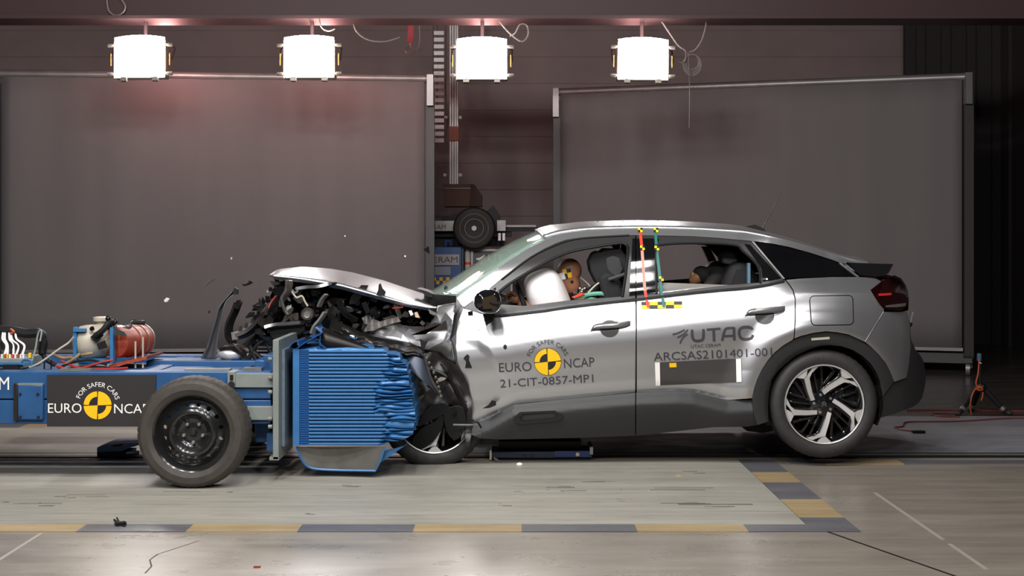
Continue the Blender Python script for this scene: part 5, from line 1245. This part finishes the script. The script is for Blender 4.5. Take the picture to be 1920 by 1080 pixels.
for k, (x, y, lab) in enumerate(((482, 1064, 'tiny red brown crumb on the floor near the bottom edge'), (1272, 894, 'tiny yellow crumb on the grey deck below the sill'))):
    m = MB(); m.box(z(x, y, .004), (.03, .012, .006)); tag(m.build('crumb', rust if k == 0 else yellow), lab, 'debris')
m = MB()
for x, y in ((540, 883), (552, 885), (530, 882)): m.box(z(x, y, .004), (.04, .012, .006))
tag(m.build('yellow_strip', yellow), 'thin yellow strip on the floor under the barrier skirt', 'debris')
# ================================================================ inside the car
MB().prism([(872, 560), (915, 556), (948, 566), (962, 575), (962, 640), (900, 700), (872, 640)], 8.72, 1.36).build('dashboard', black, CAR, bev=.02)
MB().prism([(860, 640), (905, 640), (905, 800), (870, 800)], 8.6, 1.6).build('bulkhead', black, CAR)
def seat(D, w=.5):
    s = bpy.data.objects.new('front_seat', None); COL.objects.link(s); s.parent = CAR
    MB().prism([(1122, 520), (1135, 510), (1150, 512), (1165, 530), (1200, 640), (1190, 690), (1158, 690), (1145, 610)], D, w).build('backrest', seatm, s, bev=.035)
    MB().prism([(1105, 490), (1113, 474), (1122, 470), (1126, 473), (1135, 465), (1164, 466), (1174, 478), (1176, 500), (1168, 520), (1150, 533), (1120, 532), (1108, 508)], D+.07, w-.14).build('head_restraint', seatm, s, bev=.03)
    MB().prism([(1136, 484), (1150, 479), (1163, 484), (1170, 505), (1162, 520), (1148, 520), (1138, 505)], D+.055, .06).build('restraint_insert', seatg, s, bev=.012)
    MB().prism([(1020, 665), (1160, 650), (1180, 700), (1150, 720), (1030, 715)], D, w).build('cushion', seatm, s, bev=.03)
    for k in (.15, .35): MB().tube([P(1140, 535, D+k), P(1140, 500, D+k)], .01).build('post', steel, s)
    return s
seat(8.78); seat(9.55)
MB().tube([P(1142, 524, 8.76), P(1172, 514, 8.72)], .012, 8).build('seat_belt_anchor', mat('belt_grey', '#454443', .7), CAR)
rb = MB(); rb.prism([(1352, 560), (1362, 520), (1372, 496), (1400, 490), (1425, 520), (1440, 620), (1360, 640)], 8.8, 1.2); rb.build('rear_seat', seatm, CAR, bev=.04)
for D in (8.95, 9.35, 9.75): MB().prism([(1354, 478), (1364, 471), (1380, 474), (1386, 490), (1370, 497), (1356, 494)], D, .22).build('rear_headrest', mat('headrest_blue_grey', '#4a4f53', .7) if 'headrest_blue_grey' not in MATS else MATS['headrest_blue_grey'], CAR, bev=.015)
sheet('inner_trim', [(1236, 541), (1300, 536), (1400, 528), (1426, 525), (1428, 552), (1240, 575)], cfn(.09), mat('inner_trim_grey', '#9a9694', .6), CAR, res=12, thick=.0, mirror=MID)
sheet('window_glass', [(1232, 529.5), (1300, 532), (1372, 534.5), (1300, 543), (1232, 550)], cfn(.03), mat('lowered_glass', '#98958f', .15, alpha=.8, coat=1), CAR, res=8, thick=.004)
MB().prism([(1316, 462), (1330, 462), (1345, 492), (1345, 520), (1333, 500)], 10.0, .06).build('far_pillar_trim', mat('pillar_beige', '#5f5147', .7), CAR)
MB().boxpx(1402, 493, 1407, 532, 8.72, .04).build('blue_strap', mat('strap_blue', '#5f7f93', .6), CAR)
# airbags
R = Matrix((Vector((.93, 0, .36)), Vector((0, 1, 0)), Vector((-.36, 0, .93)))).transposed()
ab = MB().ellip(P(1030, 566, 8.98), (.135, .27, .22), R, 40, 24, .6); ab.build('driver_airbag', bag, CAR, smooth=180)
sw = MB().tube([P(985, 575, 8.98)+R@Vector((0, .18*math.cos(a), .18*math.sin(a))) for a in [2*math.pi*k/28 for k in range(29)]], .016, 8, False).build('steering_wheel', black, CAR)
MB().ellip(P(985, 580, 8.98), (.05, .09, .07), R, 16, 10).build('wheel_hub', black, sw)
pb = MB().ellip(P(893, 553, 9.4), (.26, .5, .085), Matrix.Rotation(-.66, 3, 'Y'), 32, 20, .8); pb.build('passenger_airbag', bag, CAR, smooth=180)
# ================================================================ crash test dummies
def skin(name, nodes, edges, m, parent, sub=2, rootn=0):
    o_ = root_loc(parent); me = bpy.data.meshes.new(name)
    me.from_pydata([tuple(Vector(p)-o_) for p, r in nodes], edges, []); me.materials.append(m)
    o = bpy.data.objects.new(name, me); COL.objects.link(o); o.parent = parent
    o.modifiers.new('k', 'SKIN'); d = me.skin_vertices[0].data
    for i, (p, r) in enumerate(nodes): d[i].radius = (r, r) if not isinstance(r, tuple) else r; d[i].use_root = i == rootn
    s = o.modifiers.new('u', 'SUBSURF'); s.levels = sub; s.render_levels = sub
    me.polygons.foreach_set('use_smooth', [True]*len(me.polygons))
    o.modifiers['k'].use_smooth_shade = True
    return o
DM = thing('crash_test_dummy', 'brown headed crash test dummy in mint shirt slumped into the driver airbag', 'dummy', P(1110, 650, 9.0))
DD = 9.0
n = [(P(1140, 660, DD), .13), (P(1128, 625, DD), .13), (P(1115, 590, DD), .15), (P(1100, 570, DD), .11), (P(1086, 553, DD), .062), (P(1078, 540, DD), .058),
     (P(1108, 578, DD-.18), .07), (P(1065, 610, DD-.24), .05), (P(1010, 590, DD-.2), .042), (P(972, 565, DD-.14), .035),
     (P(1108, 578, DD+.18), .07), (P(1065, 610, DD+.24), .05), (P(1010, 595, DD+.2), .042), (P(980, 575, DD+.14), .035),
     (P(1060, 668, DD-.12), .09), (P(1000, 650, DD-.14), .075), (P(970, 720, DD-.14), .055), (P(1060, 668, DD+.12), .09), (P(1000, 650, DD+.14), .075), (P(970, 720, DD+.14), .055)]
e = [(0, 1), (1, 2), (2, 3), (3, 4), (4, 5), (2, 6), (6, 7), (7, 8), (8, 9), (2, 10), (10, 11), (11, 12), (12, 13), (0, 14), (14, 15), (15, 16), (0, 17), (17, 18), (18, 19)]
skin('body', n, e, tan, DM)
# head: side profile leaning forward (to the left), swept across its width
hc = P(1068, 516, DD); hd = MB(); rows = []
prof = [(1043, 507), (1046, 498), (1052, 490), (1062, 485), (1074, 485), (1084, 491), (1090, 502), (1090, 514), (1086, 522), (1088, 532), (1087, 545), (1074, 556), (1060, 548), (1052, 535), (1048, 528), (1040, 524), (1040, 518), (1043, 513)]
pr_ = cr(prof, 3, True); pc_ = (1067, 516)
for k in range(11):
    a = math.pi*k/10; wv = -math.cos(a)*.077; sc = max(.0, math.sin(a))**.55
    rows.append([P(pc_[0]+(x-pc_[0])*sc, pc_[1]+(y-pc_[1])*sc, DD)+Vector((0, wv, 0)) for x, y in pr_])
hd.grid(rows, close=True); head = hd.build('head', tan, DM, smooth=180)
for s in (-1, 1):
    MB().ellip(P(1071.5, 528, DD)+Vector((0, s*.071, 0)), (.011, .012, .011), n=12, m=8).build('ear_hole', black, head)
    MB().ellip(P(1047, 511, DD)+Vector((0, s*.03, 0)), (.008, .012, .006), n=10, m=6).build('eye', brownm, head)
hs = lambda x, y: P(x, y, DD-.083+.0009*abs(x-1065))
for q, mt in (([(1054, 506), (1061, 504), (1063, 512), (1056, 515)], yellow), ([(1061, 504), (1069, 503), (1071, 510), (1063, 512)], MATS['print_black']), ([(1063, 512), (1071, 510), (1073, 519), (1066, 522)], yellow), ([(1056, 515), (1063, 512), (1066, 522), (1061, 524)], MATS['print_black'])):
    MB().prism(q, lambda x, y: hs(x, y).y, .006).build('target_sticker', mt, head)
MB().prism([(1043, 515), (1057, 510), (1061, 523), (1049, 526)], lambda x, y: hs(x, y).y-.001, .006).build('white_sticker', white, head)
MB().lathe([(.06, 0), (.062, .01), (.055, .012), (.055, .03), (.062, .032), (.06, .045), (.055, .06)], P(1079, 551, DD)+Vector((.01, 0, -.03)), (-.35, 0, .93), 24).build('neck_ring', dark, DM)
m = MB()
for x, y in ((1088, 541), (1093, 543), (1097, 541), (1091, 547)): m.ellip(P(x, y, DD-.07), (.012,)*3, n=8, m=6)
m.build('neck_sensor', chrome, DM)
# shirt: upper body shell with sleeves, striped folds
shn = [(P(1132, 640, DD), .15), (P(1118, 598, DD), .165), (P(1112, 576, DD), .13), (P(1112, 577, DD-.17), .085), (P(1070, 608, DD-.245), .064), (P(1112, 577, DD+.17), .085), (P(1070, 608, DD+.245), .064)]
shirt = skin('shirt', shn, [(0, 1), (1, 2), (2, 3), (3, 4), (2, 5), (5, 6)], green, DM)
for k in range(4): MB().tube(cr([P(1076+6*k, 559-1.5*k, DD-.2+.02*k), P(1100+4*k, 553-.8*k, DD-.2+.02*k), P(1128+2*k, 551-.3*k, DD-.2+.02*k), P(1138, 556, DD-.19+.02*k)], 4), .012, 6).build('shirt_fold', mat('mint_light', '#9fd2bd', .8) if k == 1 else green if k else MATS['mint_cloth'], DM)
MB().prism([(1072, 558), (1092, 549), (1097, 552), (1086, 557), (1078, 560)], DD-.22, .1).build('red_collar', redm, DM, bev=.004)
MB().tube(cr([P(1088, 520, DD-.02), P(1098, 528, DD-.03), P(1104, 534, DD-.05), P(1108, 540, DD-.05)], 4), .005, 6).build('white_cable', cream, DM)
MB().tube(cr([P(1103, 549, DD-.15), P(1118, 534, DD-.15), P(1132, 527, DD-.15), P(1144, 527, DD-.15), P(1152, 538, DD-.15), P(1156, 558, DD-.15)], 6), .007, 6).build('white_cable', cream, DM)
MB().tube(cr([P(1131, 551, DD-.16), P(1142, 545, DD-.16), P(1152, 543, DD-.16)], 4), .011, 6).build('belt_edge', white, DM)
MB().tube(cr([P(1100, 552, DD-.12), P(1125, 535, DD-.1), P(1150, 520, DD-.05)], 4), .03, 8).build('seat_belt', black, DM)
# hand on the wheel rim
hp_ = P(966, 560, DD-.14); hb = MB(); hb.ellip(hp_, (.045, .03, .035), n=14, m=10)
hand = hb.build('hand', tan, DM)
for k in range(4):
    MB().tube(cr([hp_+Vector((-.02+.0*k, -.022+.015*k, .02)), hp_+Vector((-.045, -.025+.016*k, .028-.004*k)), hp_+Vector((-.06, -.022+.016*k, .0)), hp_+Vector((-.045, -.02+.016*k, -.02))], 4), .0095, 8).build('finger', tan, hand)
MB().tube(cr([hp_+Vector((.0, -.025, .02)), hp_+Vector((-.01, -.04, .035)), hp_+Vector((-.035, -.04, .04))], 4), .011, 8).build('thumb', tan, hand)
RDM = thing('rear_dummy', 'small dark clothed dummy bent forward on the rear seat', 'dummy', P(1345, 560, 9.2))
DD = 9.15
n = [(P(1385, 560, DD), .11), (P(1372, 528, DD), .115), (P(1352, 514, DD), .1), (P(1330, 514, DD), .065), (P(1320, 520, DD), .05), (P(1345, 520, DD-.15), .055), (P(1322, 545, DD-.18), .04), (P(1290, 552, DD-.16), .035), (P(1345, 520, DD+.15), .055), (P(1322, 545, DD+.18), .04), (P(1290, 552, DD+.16), .035), (P(1330, 585, DD-.09), .07), (P(1280, 580, DD-.09), .055), (P(1330, 585, DD+.09), .07), (P(1280, 580, DD+.09), .055)]
skin('body', n, [(0, 1), (1, 2), (2, 3), (3, 4), (2, 5), (5, 6), (6, 7), (2, 8), (8, 9), (9, 10), (0, 11), (11, 12), (0, 13), (13, 14)], mat('dark_suit', '#272423', .8), RDM)
hd = MB().ellip(P(1309, 519, DD), (.045, .06, .07), Matrix.Rotation(.9, 3, 'Y'), 20, 14); h2 = hd.build('head', mat('child_skin', '#b3825a', .5), RDM)
MB().prism([(1296, 512), (1300, 509), (1303, 516), (1298, 520)], DD-.03, .06).build('face', mat('pale_skin', '#d0a17a', .5), h2, bev=.006)
MB().ellip(P(1319, 516, DD), (.075, .075, .058), Matrix.Rotation(.5, 3, 'Y'), 20, 12).build('hood', MATS['dark_suit'], h2)
